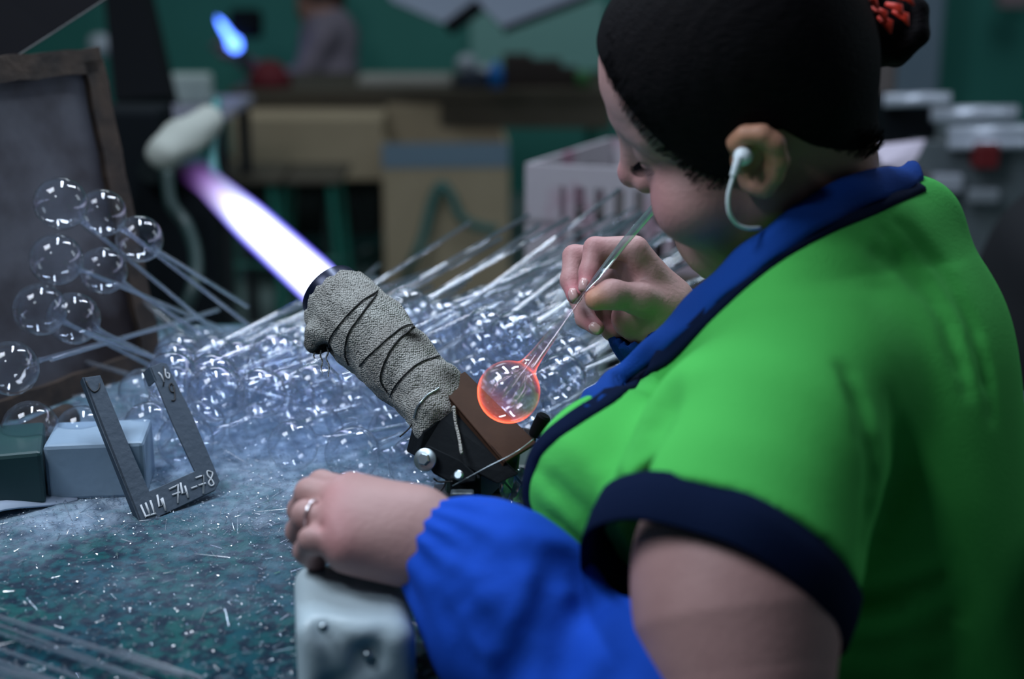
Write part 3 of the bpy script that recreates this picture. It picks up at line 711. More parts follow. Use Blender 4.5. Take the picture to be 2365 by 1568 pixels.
# earphone
ear = thing('earphone', at(1712, 365, 1.05), 'white wired earphone plugged in the ear', 'earphone')
mb = MB(); mb.lathe(at(1722, 362, 1.063), at(1700, 358, 1.02)-at(1722, 362, 1.063), [(0, 0.0), (0.0, 0.004), (0.006, 0.0065), (0.013, 0.0072), (0.017, 0.0062), (0.019, 0.003), (0.0193, 0)], 20)
mb.tube(spw([(1708, 362, 1.047), (1700, 385, 1.047), (1693, 408, 1.048)]), 0.0036, n=10, r2=0.0026); mb.build('earbud', M['white_plastic'], ear, smooth=True)
mb = MB(); mb.tube(spw([(1694, 405, 1.048), (1682, 450, 1.05), (1684, 490, 1.055), (1700, 516, 1.062), (1725, 527, 1.068), (1756, 527, 1.085)]), 0.0015, n=8)
mb.build('cable', M['white_plastic'], ear, smooth=True)
# ================================================================== the room
M['wall'] = mat('teal_wall_paint', (0.03, 0.21, 0.17), 0.6, noise=(1.6, (0.05, 0.27, 0.22), 0.3))
M['floor'] = mat('grey_green_floor', (0.12, 0.18, 0.17), 0.55, noise=(3, (0.18, 0.25, 0.235), 0.25))
def struct(name, o): o['kind'] = 'structure'; o.name = name; return o
struct('floor', MB().box((0.3, 2.3, -0.05), (9.4, 9.8, 0.1)).build('floor', M['floor']))
struct('wall_far', MB().box((0.3, 7.15, 1.6), (9.4, 0.1, 3.2)).build('wall_far', M['wall']))
struct('wall_left', MB().box((-4.35, 2.3, 1.6), (0.1, 9.6, 3.2)).build('wall_left', M['wall']))
struct('wall_right', MB().box((4.95, 2.3, 1.6), (0.1, 9.6, 3.2)).build('wall_right', M['wall']))
M['pillar'] = mat('grey_pillar_paint', (0.17, 0.24, 0.31), 0.6, noise=(4, (0.22, 0.29, 0.36), 0.3))
pc = at(2118, 120, 6.4)
struct('trim_1', MB().box((pc.x, pc.y+0.12, 1.6), (0.22, 0.24, 3.2), bev=0.01).build('trim_1', M['pillar']))
M['lit_wall'] = mat('lit_wall_paint', (0.25, 0.52, 0.46), 0.5)
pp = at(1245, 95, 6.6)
tag(MB().box((pp.x, 7.08, pp.z), (0.66, 0.04, 0.34), bev=0.01).build('lit_wall_patch', M['lit_wall']), 'pale teal board standing in for a lit patch of the far wall', 'panel')  # paler board puts a lit patch of wall into the colour

# ------------------------------------------------------------------ main bench
M['bench'] = mat('teal_bench_paint', (0.008, 0.10, 0.12), 0.5, noise=(26, (0.015, 0.07, 0.10), 0.2), bump=0.4, bscale=120)
M['dark_steel'] = mat('dark_steel', (0.02, 0.022, 0.025), 0.45, 0.4, bump=0.3, bscale=90)
M['rust'] = mat('rusty_iron', (0.018, 0.013, 0.011), 0.7, 0.2, noise=(30, (0.06, 0.038, 0.026), 0.2), bump=0.7, bscale=90)
yb = on_z(500, 748, BENCH).y
bench = thing('workbench', (-0.62, 1.2, 0), 'long teal-painted glass workshop bench covered with glass grit', 'workbench')
MB().box((-0.68, (0.62+yb)/2, BENCH-0.02), (1.52, yb-0.62, 0.04), bev=0.004).build('tabletop', M['bench'], bench)
for x in (-1.35, 0.04):
    for y in (0.70, yb-0.08): MB().box((x, y, (BENCH-0.04)/2), (0.05, 0.05, BENCH-0.04), bev=0.004).build('leg', M['dark_steel'], bench)
for x in (-1.35, 0.04): MB().box((x, (0.62+yb)/2, BENCH-0.075), (0.04, yb-0.75, 0.06)).build('rail', M['dark_steel'], bench)

# glass grit: a thin uneven layer of ground glass
def nz(x, y, s=1.0):
    return (math.sin(x*23*s+1.3*math.sin(y*17*s))*math.sin(y*29*s+math.sin(x*13*s)*1.7) + 0.6*math.sin(x*61*s+y*37*s)*math.sin(y*71*s-x*19*s) + 0.4*math.sin(x*143*s-y*97*s)*math.sin(y*167*s+x*83*s))
grid = []; gx0, gx1, gy0, gy1 = -1.40, 0.10, 0.66, yb-0.02; nx, ny = 330, 270
def gh(x, y):
    c = on_z(560, 1010, BENCH); hump = math.exp(-(((x-c.x)/0.30)**2 + ((y-c.y-0.05)/0.20)**2))
    return BENCH + 0.0015 + max(0, 0.0016*nz(x, y) + 0.0010*nz(x+3, y+1, 2.7)) + 0.006*hump
for j in range(ny):
    for i in range(nx):
        x = gx0 + (gx1-gx0)*i/(nx-1); y = gy0 + (gy1-gy0)*j/(ny-1); e = min(i, j, nx-1-i, ny-1-j)
        grid.append((x, y, gh(x, y) if e > 0 else BENCH-0.0005))
gf = [(j*nx+i, j*nx+i+1, (j+1)*nx+i+1, (j+1)*nx+i) for j in range(ny-1) for i in range(nx-1)]
m = mat('glass_grit', (0.02, 0.15, 0.17), 0.7, spec=0.08, bump=1.0, bscale=420); nt = m.node_tree; b = nt.nodes['Principled BSDF']
tc = nt.nodes.new('ShaderNodeTexCoord')
def noise_ramp(scale, p0, p1, c0, c1, det=6):
    n = nt.nodes.new('ShaderNodeTexNoise'); n.inputs['Scale'].default_value = scale; n.inputs['Detail'].default_value = det; nt.links.new(tc.outputs['Object'], n.inputs['Vector'])
    r = nt.nodes.new('ShaderNodeValToRGB'); r.color_ramp.elements[0].position = p0; r.color_ramp.elements[1].position = p1
    r.color_ramp.elements[0].color = (*c0, 1); r.color_ramp.elements[1].color = (*c1, 1); nt.links.new(n.outputs['Fac'], r.inputs[0]); return r.outputs[0]
def mixc(f, a, b_):
    x = nt.nodes.new('ShaderNodeMix'); x.data_type = 'RGBA'; nt.links.new(f, x.inputs[0]); nt.links.new(a, x.inputs[6]) if not isinstance(a, tuple) else setattr(x.inputs[6], 'default_value', (*a, 1))
    nt.links.new(b_, x.inputs[7]) if not isinstance(b_, tuple) else setattr(x.inputs[7], 'default_value', (*b_, 1)); return x.outputs[2]
base = noise_ramp(14, 0.35, 0.65, (0.001, 0.046, 0.070), (0.003, 0.066, 0.062))
fine = noise_ramp(95, 0.42, 0.56, (0.0, 0.0, 0.0), (1, 1, 1))
dust = noise_ramp(6, 0.40, 0.62, (0.0, 0.0, 0.0), (1, 1, 1))
c1 = mixc(fine, (0.002, 0.012, 0.026), base)
at_ = nt.nodes.new('ShaderNodeAttribute'); at_.attribute_name = 'dust'
c2 = mixc(at_.outputs['Fac'], c1, noise_ramp(70, 0.3, 0.7, (0.14, 0.20, 0.28), (0.40, 0.50, 0.62)))
nt.links.new(c2, b.inputs['Base Color'])
o_grit = mk('glass_grit', grid, gf, m); tag(o_grit, 'layer of crushed glass grit lying on the teal bench', 'glass grit', kind='stuff')
dc = [(on_z(700, 1000, BENCH), 0.20, 0.95), (on_z(1150, 900, BENCH), 0.3, 0.95), (on_z(600, 850, BENCH), 0.3, 0.95), (on_z(150, 1180, BENCH), 0.11, 0.8), (on_z(900, 900, BENCH), 0.45, 0.9), (on_z(560, 1180, BENCH), 0.07, 0.3), (on_z(250, 1240, BENCH), 0.06, 0.3)]
G = np.array(grid); dv = np.zeros(len(G))
for c, r, a in dc: dv = np.maximum(dv, a*np.exp(-(((G[:, 0]-c.x)**2+(G[:, 1]-c.y)**2)/r**2)**1.5))
dv *= 0.75 + 0.35*np.array([nz(x*0.7, y*0.7) for x, y, z in grid]); attr(o_grit, 'dust', np.clip(dv, 0, 0.95))
# shards and slivers
M['shard'] = thin_glass('shard_glass', (0.9, 0.95, 1.0), 0.30, 0.8, 0.03, 1.5, rough=0.2)
sv, sf = [], []
def sliver(p, a, L, w_, t, tilt):
    d = V((math.cos(a), math.sin(a), tilt)).normalized(); s_ = d.cross(V((0, 0, 1))).normalized(); u = s_.cross(d); n = len(sv); r1 = rnd.uniform(0.3, 1.0)
    for (i, ww) in ((-0.5, 0.5), (0.5, r1*0.5)):
        for (x, y) in ((-1, 0), (0, 1), (1, 0)): sv.append(p + d*L*i + s_*w_*ww*x + u*(t*y))
    sf.extend([(n, n+1, n+4, n+3), (n+1, n+2, n+5, n+4), (n, n+3, n+5, n+2), (n, n+2, n+1), (n+3, n+4, n+5)])
k = 0
while k < 13000:
    px_, py_ = rnd.uniform(-60, 1250), rnd.uniform(880, 1640)
    if py_ > 1250 and rnd.random() < 0.55: continue
    p = on_z(px_, py_, BENCH)
    if not (gx0 < p.x < gx1 and gy0 < p.y < gy1): continue
    k += 1; big = rnd.random()
    L = rnd.uniform(0.0006, 0.0022) if big < 0.90 else rnd.uniform(0.004, 0.012) if big < 0.990 else rnd.uniform(0.02, 0.055)
    w_ = min(L*rnd.uniform(0.3, 1), 0.0020) if big < 0.90 else rnd.uniform(0.0005, 0.0012)
    sliver(V((p.x, p.y, gh(p.x, p.y)+0.001+w_*0.4)), rnd.uniform(0, math.pi), L, w_, w_*rnd.uniform(0.3, 0.8), rnd.uniform(-0.35, 0.35))
tag(mk('glass_shards', sv, sf, M['shard'], smooth=False), 'thousands of tiny glass shards and slivers scattered over the bench', 'glass shards', kind='stuff')

# ------------------------------------------------------------------ blown glass bulbs on long stems
M['glass'] = thin_glass('bulb_glass', (0.95, 0.97, 1.0), 0.025, 0.9, 0.010, 2.3)
M['stem'] = thin_glass('stem_glass', (0.93, 0.96, 1.0), 0.20, 0.95, 0.05, 1.5)
def bulb_prof(r, rn=0.0045):
    pr = [(-r*math.cos(math.pi*i/14), r*math.sin(math.pi*i/14)) for i in range(0, 12)]
    return pr + [(r*0.93, r*0.30), (r*1.12, rn*1.35), (r*1.35, rn)]
protos = []
for r, L in ((0.0275, 0.36), (0.0285, 0.42), (0.0255, 0.31)):
    mb = MB(); mb.lathe((0, 0, 0), (0, 0, 1), bulb_prof(r), 20); me = mb.build('glass_bulb', M['glass'], smooth=True, origin=(0, 0, 0))
    mb = MB(); mb.lathe((0, 0, 0), (0, 0, 1), [(r*1.35, 0.0042), (r*1.9, 0.0025), (L*0.5, 0.0026), (L, 0.0025), (L, 0.0016)], 10)
    st = mb.build('stem', M['stem'], me, smooth=True, origin=(0, 0, 0)); st.location = (0, 0, 0); protos.append((me, st, r))
used = [False]*3
def place_bulb(p, d, label, group, kind=None):
    i = rnd.randrange(3) if kind is None else kind; me, st, r = protos[i]
    if used[i]:
        o = me.copy(); COL.objects.link(o); c = st.copy(); COL.objects.link(c); c.parent = o
    else: o = me; used[i] = True
    o.location = p; o.rotation_euler = V(d).to_track_quat('Z', 'Y').to_euler(); o.rotation_euler.rotate_axis('Z', rnd.uniform(0, 6))
    tag(o, label, 'glass bulb', group); return o
GP = 'glass bulbs piled behind the burner'; LP = 'clear blown glass bulb with a long thin stem in the heap behind the burner'
cells = []
def free(p, r=0.040):
    for q in cells:
        if (q-p).length < r: return False
    cells.append(p); return True
n = 0; tries = 0
FRONT = [(677, 1028), (814, 1047), (590, 992), (458, 985), (812, 962), (725, 945), (962, 1070), (905, 1000), (640, 935), (520, 925), (985, 985)]
FL = {677: 'large clear glass bulb in the front row of the heap, above her near fingertips', 814: 'clear glass bulb in the front row of the heap, right above her near knuckles', 962: 'clear glass bulb in the front row just left of the burner washer', 458: 'clear glass bulb in the front row touching the right prong of the gauge'}
for a, b_ in FRONT:
    p = on_z(a, b_, BENCH+0.0295); cells.append(p); az = math.radians(rnd.gauss(48, 10)); place_bulb(p, (math.cos(az), math.sin(az), 0.02), FL.get(a, LP), GP)
while n < 115 and tries < 20000:
    tries += 1
    px_ = rnd.uniform(395, 1330); py_ = rnd.triangular(800 if px_ < 800 else 840, 1085, 930)
    if px_ < 560 and py_ < 800: continue
    if px_ > 1000 and py_ > 1050: continue
    lift = rnd.choice((0, 0, 0, 0.03, 0.045, 0.06)) if py_ < 940 else rnd.choice((0, 0, 0.04))
    z = BENCH + 0.0295 + lift
    p = on_z(px_, py_ - (0 if lift == 0 else 10), z)
    if p.y > yb - 0.05 or p.x > 0.10: continue
    dd = (p-CAM).dot(FW)
    if dd < 1.42: continue
    if not free(p, 0.043): continue
    az = math.radians(rnd.gauss(50, 8)); el = math.radians(rnd.uniform(0, 7) if lift == 0 else rnd.uniform(3, 12))
    if px_ < 620 and rnd.random() < 0.3: az = math.radians(rnd.uniform(-10, 150))
    place_bulb(p, (math.cos(az)*math.cos(el), math.sin(az)*math.cos(el), math.sin(el)), LP, GP); n += 1
# taller fan of stems towards the crate
for k in range(48):
    px_ = rnd.uniform(860, 1330); py_ = rnd.uniform(700, 830)
    p = on_z(px_, py_, BENCH + rnd.uniform(0.05, 0.14)); az = math.radians(rnd.gauss(49, 6)); el = math.radians(rnd.uniform(5, 17))
    if p.y > yb - 0.02: p = V((p.x, yb - rnd.uniform(0.03, 0.25), p.z))
    if (p-CAM).dot(FW) < 1.5: continue
    place_bulb(p, (math.cos(az)*math.cos(el), math.sin(az)*math.cos(el), math.sin(el)), LP, GP)
# the ones leaning on the board at the left: bulbs up, stems running down to the right
GL = 'glass bulbs leaning on the rusty board'
lean = [((236, 492, 1.50), (640, 800, 1.75), 'glass bulb highest on the rusty board, at its right edge'),
        ((322, 552, 1.52), (560, 700, 1.80), 'glass bulb sticking out past the right edge of the rusty board'),
        ((140, 470, 1.46), (420, 700, 1.66), 'glass bulb at the upper left of the rusty board'),
        ((130, 600, 1.46), (420, 720, 1.70), 'glass bulb lying against the middle of the rusty board'),
        ((238, 625, 1.50), (560, 830, 1.72), 'glass bulb right of the middle of the rusty board'),
        ((92, 715, 1.45), (330, 835, 1.62), 'glass bulb low on the rusty board beside the frame edge'),
        ((170, 735, 1.47), (470, 880, 1.68), 'glass bulb just above the metal gauge on the rusty board'),
        ((25, 850, 1.40), (320, 770, 1.62), 'glass bulb at the far left edge of the bench'),
        ((70, 990, 1.38), (330, 1000, 1.60), 'glass bulb in front of the foot of the rusty board'),
        ((190, 1000, 1.40), (480, 900, 1.66), 'glass bulb left behind the metal gauge'),
        ((345, 985, 1.42), (640, 900, 1.70), 'glass bulb seen through the metal gauge'),
        ((330, 905, 1.50), (620, 780, 1.80), 'glass bulb behind the tip of the metal gauge')]
for a, b_, lab in lean:
    p = at(*a); q = at(*b_); o = place_bulb(p, q-p, lab, GL, 0 if a[0] < 200 else 2)
# loose glass tubes
M['tube'] = thin_glass('tube_glass', (0.90, 0.95, 1.0), 0.34, 0.9, 0.07, 1.4)
def glass_tube(a, b_, r, lab, grp):
    mb = MB(); mb.tube([at(*a), (at(*a)+at(*b_))/2, at(*b_)], r, n=12, caps=False); o = mb.build('glass_tube', M['tube'], smooth=True); return tag(o, lab, 'glass tube', grp)
SL = {118: 'long glass stem rising across the lower right corner of the rusty board', 385: 'glass stem crossing the heap just right of the board frame', 395: 'long glass stem ending right below the mouth of the nozzle',
      400: 'glass stem low in the heap above the right prong of the gauge', 200: 'short glass stem slanting down to the top of the gauge', 375: 'glass stem slanting down across the front of the heap',
      690: 'short glass stem in the front of the heap under the bandage', 500: 'steep glass stem between the gauge and the nozzle'}
for a, b_ in (((118, 830, 1.44), (505, 715, 1.78)), ((385, 800, 1.62), (625, 745, 1.85)), ((395, 845, 1.56), (715, 695, 1.78)), ((400, 905, 1.55), (560, 822, 1.74)),
              ((200, 768, 1.46), (420, 850, 1.62)), ((375, 845, 1.60), (690, 930, 1.54)), ((690, 975, 1.46), (835, 935, 1.50)), ((500, 910, 1.55), (610, 770, 1.80))):
    glass_tube(a, b_, 0.0026, SL[a[0]], 'stray stems across the heap')
k = 0
for (y0, x1, y1, r, z) in ((1425, 330, 1530, 0.0022, 0.012), (1462, 420, 1600, 0.0018, 0.006), (1500, 350, 1630, 0.0016, 0.006), (1545, 160, 1590, 0.0036, 0.022), (1528, 260, 1620, 0.0014, 0.005),
                        (1446, 300, 1560, 0.0014, 0.014), (1575, 100, 1610, 0.0026, 0.016), (1410, 520, 1575, 0.002, 0.005)):
    A = on_z(-260, y0 - (y1-y0)/x1*260, BENCH + z + 0.002); B = on_z(x1+90, y1 + 30, BENCH + z + 0.002)
    if k == 7: A = on_z(270, 1500, BENCH+0.008); B = on_z(470, 1570, BENCH+0.008)
    mb = MB(); mb.tube([A, (A+B)/2, B], r, n=12, caps=False); o = mb.build('glass_tube', M['tube'], smooth=True)
    tag(o, ('thick glass tube farthest from the corner in the bundle at the near left', 'second glass tube down in the bundle at the near left corner', 'thin glass tube low in the middle of the near left bundle', 'thickest bright glass tube at the lower left of the near left bundle', 'thinnest glass tube beside the thickest one at the near left', 'thin glass tube lying over the bundle at the near left', 'glass tube nearest the bottom left corner of the picture', 'single short glass tube apart from the bundle, towards the arm rest')[k], 'glass tube', 'uncut glass tubes'); k += 1

# ------------------------------------------------------------------ the bulb being blown
hot = thing('hot_glass_bulb', at(1175, 905, 1.205), 'glowing orange-rimmed glass bulb being blown above the burner guard', 'glass bulb')
M['hot'] = thin_glass('hot_glass', (0.97, 0.90, 0.92), 0.06, 0.6, 0.03, 2.0, hot=4.2)
nt = M['hot'].node_tree
bc = at(1175, 905, 1.205); tip = at(1352, 672, 1.238); ax = (tip - bc).normalized(); r = 0.0265; LL = (tip-bc).length
prof = [(-r*math.cos(math.pi*i/40), r*math.sin(math.pi*i/40)) for i in range(0, 34)] + [(r*0.93, 0.0105), (r*1.03, 0.0082), (r*1.2, 0.0068), (r*1.6, 0.0056), (LL*0.6, 0.0042), (LL*0.8, 0.0026), (LL, 0.0010)]
mb = MB(); mb.lathe(bc, ax, prof, 56); P = np.array([tuple(v) for v in mb.v])
o = mb.build('bulb', M['hot'], hot, smooth=True)
dn = (P - np.array(bc))/r; low = dn @ np.array(cdir(-0.62, -0.76, 0.1)); hn_ = near(P, bc + ax*r*0.98 + cdir(0.6, -0.4, 0)*0.006, 0.013)
heat = np.clip((low-0.05)/0.5, 0, 1)*0.95 + 1.3*hn_ + 0.10*np.exp(-((dn**2).sum(1)-1)**2*4)
attr(o, 'hot_zone', np.clip(heat, 0, 1.2))
# inner skin of the bulb with folds of thick glass
M['inner'] = thin_glass('inner_glass', (0.99, 0.93, 0.95), 0.08, 0.6, 0.05, 1.5)
mb = MB()
for k in range(7):
    a = k*0.9; e1 = ax.orthogonal().normalized(); e2 = ax.cross(e1); d_ = e1*math.cos(a)+e2*math.sin(a)
    mb.tube([bc + ax*r*0.9 + d_*0.003, bc + ax*r*0.45 + d_*0.010, bc + ax*r*0.02 + d_*(0.012+0.003*math.sin(k)), bc - ax*r*0.35 + d_*0.013], lambda t: 0.0021*math.sin(math.pi*(0.08+0.88*t)), n=8, squash=0.6)
mb.tube([bc + ax*r*1.5, bc + ax*r*0.9, bc + ax*r*0.2], 0.0022, n=10, r2=0.0010, caps=False)
tag(mb.build('inner_flow', M['inner'], hot, smooth=True), 'thick folds of molten glass inside the bulb')
mb = MB(); mb.tube([at(1352, 672, 1.238), at(1380, 640, 1.236), at(1440, 562, 1.238), at(1512, 478, 1.222)], lambda t: 0.0010 + 0.0026*min(1, t*2.5), n=14, caps=False)
tag(mb.build('stem', M['tube'], hot, smooth=True), 'thin blowing stem from the lips down to the fingers')
# ------------------------------------------------------------------ burner
M['bandage'] = mat('knitted_bandage', (0.46, 0.47, 0.44), 0.95, spec=0.1, noise=(26, (0.30, 0.29, 0.27), 0.22), tint=('soot', (0.012, 0.012, 0.010)))
nt = M['bandage'].node_tree; b = nt.nodes['Principled BSDF']
vo = nt.nodes.new('ShaderNodeTexVoronoi'); vo.inputs['Scale'].default_value = 560; vo.feature = 'F1'; vo.inputs['Randomness'].default_value = 0.55
tcn = nt.nodes.new('ShaderNodeTexCoord'); nt.links.new(tcn.outputs['Object'], vo.inputs['Vector'])
n5 = nt.nodes.new('ShaderNodeTexNoise'); n5.inputs['Scale'].default_value = 900; nt.links.new(tcn.outputs['Object'], n5.inputs['Vector'])
mx5 = nt.nodes.new('ShaderNodeMath'); mx5.operation = 'MULTIPLY_ADD'; mx5.inputs[1].default_value = -1.4; nt.links.new(vo.outputs['Distance'], mx5.inputs[0]); nt.links.new(n5.outputs['Fac'], mx5.inputs[2])
bp = nt.nodes.new('ShaderNodeBump'); bp.inputs['Strength'].default_value = 1.0; bp.inputs['Distance'].default_value = 0.0018; nt.links.new(mx5.outputs[0], bp.inputs['Height']); nt.links.new(bp.outputs[0], b.inputs['Normal'])
src = b.inputs['Base Color'].links[0].from_socket
rr = nt.nodes.new('ShaderNodeValToRGB'); rr.color_ramp.elements[0].position = 0.55; rr.color_ramp.elements[1].position = 0.85
rr.color_ramp.elements[0].color = (1, 1, 1, 1); rr.color_ramp.elements[1].color = (0.18, 0.18, 0.17, 1); nt.links.new(vo.outputs['Distance'], rr.inputs[0])
mm = nt.nodes.new('ShaderNodeMix'); mm.data_type = 'RGBA'; mm.blend_type = 'MULTIPLY'; mm.inputs[0].default_value = 1.0
nt.links.new(src, mm.inputs[6]); nt.links.new(rr.outputs[0], mm.inputs[7]); nt.links.new(mm.outputs[2], b.inputs['Base Color'])
M['black_steel'] = mat('blackened_steel', (0.006, 0.008, 0.010), 0.7, 0.0, spec=0.06, bump=0.3, bscale=120)
M['brown_plate'] = mat('brown_oxidised_steel', (0.042, 0.022, 0.015), 0.7, 0.0, spec=0.1, noise=(40, (0.06, 0.032, 0.02), 0.3), bump=0.15, bscale=200)
M['zinc'] = mat('zinc_steel', (0.35, 0.42, 0.46), 0.32, 0.9, bump=0.1, bscale=60)
M['wire'] = mat('dark_wire', (0.02, 0.02, 0.02), 0.4, 0.6)
M['bluing'] = mat('blued_steel', (0.006, 0.010, 0.03), 0.3, 0.5)
burner = thing('burner', on_z(1075, 1250, BENCH), 'bench burner with a nozzle wrapped in grey knitted bandage, aimed up-left', 'burner')
m0, m1 = at(775, 688, 1.365), at(1075, 985, 1.262); A = (m1-m0).normalized()
mb = MB(); mb.lathe(m0 - A*0.010, A, [(0, 0.0270), (0, 0.0310), (0.006, 0.0318), (0.03, 0.0300), (0.145, 0.020), (0.145, 0.018), (0.02, 0.0245), (0, 0.0270)], 48)
autosmooth(mb.build('nozzle', M['bluing'], burner))
bf = Field(*fbox([m0, m1, at(700, 800, 1.34)], 0.06), 0.0016)
bf.chain([at(785, 704, 1.358), at(850, 768, 1.335), at(925, 842, 1.310), at(985, 905, 1.288), at(1010, 945, 1.275)], [0.0370, 0.0365, 0.0330, 0.0285, 0.0265], 0.012)
bf.chain([at(1010, 945, 1.275), at(1035, 885, 1.285)], [0.018, 0.012], 0.012)
bf.chain([at(770, 745, 1.335), at(738, 775, 1.332), at(728, 795, 1.332)], [0.018, 0.0125, 0.008], 0.010)      # drooping flap at the mouth
bf.chain([at(985, 955, 1.262), at(978, 990, 1.258)], [0.016, 0.010], 0.010)
g = bf.sub(bf.lo, bf.lo + bf.h*(bf.n-1)); X, Y, Z = g[1:]
bf.F[g[0]] = np.maximum(bf.F[g[0]], 0.004 - ((X-m0.x)*A.x + (Y-m0.y)*A.y + (Z-m0.z)*A.z) + 0.0012*np.sin(X*400+Z*300))
bf.cone(at(752, 812, 1.322), at(735, 830, 1.325), 0.008, 0.010, 0.004, 'sub')
# overlapping wraps of the bandage
for p0, p1, wd in (((905, 690, 1.31), (830, 850, 1.29), 0.003), ((960, 745, 1.30), (900, 915, 1.28), 0.003), ((1000, 815, 1.29), (945, 950, 1.265), 0.003)):
    a, b_ = at(*p0), at(*p1); mid = (a+b_)/2 - FW*0.02; bf.line([a, mid, b_], 0.0015, 0.004)
bf.wave(lambda X, Y, Z: 0.0011*np.sin(160*X+90*Z+3*np.sin(60*Y+40*Z))*np.sin(110*Z-120*Y) + 0.0006*np.sin(420*X+200*Z)*np.sin(380*Z-250*Y))
vs, q = bf.mesh(); vs = relax(vs, q, 1, 0.4); o_bd = mk('bandage', vs, q, M['bandage'], burner); tag(o_bd, 'grey knitted bandage bound round the nozzle')
soot = 1.2*near(vs, at(745, 795, 1.335), 0.016) + 0.9*near(vs, at(722, 790, 1.34), 0.012) + 0.85*near(vs, at(965, 770, 1.29), 0.011) + 0.6*near(vs, at(945, 765, 1.29), 0.008) + 0.7*near(vs, at(1040, 870, 1.27), 0.012) + 0.35*near(vs, at(990, 980, 1.26), 0.014)
attr(o_bd, 'soot', np.clip(soot, 0, 1))
dT = BVHTree.FromPolygons([tuple(v) for v in vs], q.tolist())
def onb(p, off=0.0012):
    c = at(p[0], p[1], 1.0); h = dT.ray_cast(CAM, (c-CAM).normalized())
    if h[0] is None: h = dT.find_nearest(at(p[0], p[1], 1.30))
    return h[0] + h[1]*off
for pts in ([(872, 674), (830, 702), (790, 745), (765, 780), (761, 800)], [(870, 680), (833, 730), (806, 770), (798, 815), (806, 842)], [(962, 750), (930, 757), (880, 797), (832, 845)],
            [(955, 755), (915, 792), (892, 832), (880, 875), (896, 905)], [(1014, 824), (965, 842), (920, 885), (903, 916)]):
    mb = MB(); mb.tube([onb(p[:2]) for p in spline([(*p, 0) for p in pts], 6)], 0.0008, n=6); mb.build('binding_wire', M['wire'], burner, smooth=True)
mb = MB(); mb.tube([onb(p[:2]) for p in spline([(1014, 897, 0), (985, 917, 0), (964, 942, 0), (958, 965, 0)], 6)], 0.0010, n=6); tag(mb.build('binding_wire', M['zinc'], burner, smooth=True), 'bright loop of wire nearest the guard plate')
mb = MB(); mb.tube(spw([(958, 962, 1.262), (963, 972, 1.258), (953, 976, 1.256), (950, 968, 1.256), (958, 966, 1.256), (948, 985, 1.256), (938, 996, 1.256), (923, 1009, 1.256)]), 0.0007, n=6); mb.build('wire_tail', M['wire'], burner, smooth=True)
for pts in ([(742, 808, 1.33), (740, 822, 1.33), (745, 835, 1.33), (742, 850, 1.33), (746, 862, 1.33)], [(755, 800, 1.33), (758, 815, 1.33), (753, 828, 1.33), (760, 845, 1.33), (758, 870, 1.33)], [(728, 812, 1.33), (724, 822, 1.33), (728, 828, 1.33)]):
    mb = MB(); mb.tube(spw(pts), 0.0009, n=6, r2=0.0005); mb.build('frayed_thread', M['bandage'], burner, smooth=True)
# guard plate: a shallow channel of brown steel
g0, g1, g2, g3 = at(1014, 889, 1.262), at(1074, 857, 1.285), at(1240, 1022, 1.235), at(1165, 1068, 1.205)
nrm = (g1-g0).cross(g3-g0).normalized()
if nrm.dot(CAM-g0) < 0: nrm = -nrm
mb = MB(); mb.prism([g0, g1, g2, g3], -nrm*0.0035)
e = (g1-g0).normalized(); f_ = (g3-g0).normalized()
mb.prism([g0, g3, g3 - nrm*0.012, g0 - nrm*0.012], e*0.002)
mb.prism([g0 + nrm*0.0005, g0 + e*0.0265 + nrm*0.0005, g0 + e*0.0265 - f_*0.004 - nrm*0.012, g0 - f_*0.004 - nrm*0.012], f_*0.002)
o = mb.build('guard_plate', M['brown_plate'], burner, origin=None); tag(o, 'brown oxidised steel guard plate')
md = o.modifiers.new('b', 'BEVEL'); md.width = 0.0012; md.segments = 2
# body channel and brackets
def plate(name, pts, th, m, lab=None, par=burner):
    P = [at(*p) for p in pts]; n = (P[1]-P[0]).cross(P[-1]-P[0]).normalized()
    if n.dot(CAM-P[0]) < 0: n = -n
    mb = MB(); mb.prism(P, -n*th); o = mb.build(name, m, par); md = o.modifiers.new('b', 'BEVEL'); md.width = min(0.0012, th*0.3); md.segments = 2
    if lab: tag(o, lab)
    return o
plate('burner_body', [(978, 998, 1.245), (1018, 965, 1.250), (1048, 925, 1.258), (1165, 1062, 1.205), (1200, 1095, 1.200), (1150, 1118, 1.205), (1075, 1078, 1.222), (1000, 1068, 1.240), (963, 1056, 1.245)], 0.030, M['black_steel'])
plate('bracket_arm', [(965, 1040, 1.232), (990, 1028, 1.232), (1062, 1062, 1.215), (1100, 1095, 1.205), (1098, 1112, 1.205), (1052, 1120, 1.212), (1000, 1092, 1.225)], 0.006, M['black_steel'])
plate('side_lug', [(1122, 1078, 1.222), (1160, 1056, 1.22), (1200, 1050, 1.22), (1196, 1085, 1.22), (1145, 1118, 1.222)], 0.008, M['dark_steel'])
plate('rear_shim', [(1062, 1050, 1.235), (1092, 1058, 1.24), (1168, 1110, 1.25), (1108, 1172, 1.245), (1098, 1095, 1.24)], 0.002, mat('grey_sheet', (0.16, 0.18, 0.19), 0.7), 'light grey metal shim')
def bolt(px_, py_, d, rw, rb, lab=None):
    c = at(px_, py_, d); n = (cdir(-0.25, 0.15, 0.95))
    mb = MB(); mb.lathe(c, n, [(0, 0), (0, rw), (0.0022, rw), (0.0026, rw*0.94), (0.0026, 0)], 32); w_ = autosmooth(mb.build('washer', M['zinc'], burner)) if rw else None
    mb = MB(); mb.lathe(c + n*0.0025, n, [(0, 0), (0, rb), (0.004, rb), (0.005, rb*0.82), (0.005, 0)], 6)
    mb.build('bolt', M['zinc'], w_ if w_ else burner); return w_
bolt(983, 1062, 1.222, 0.0100, 0.0055)
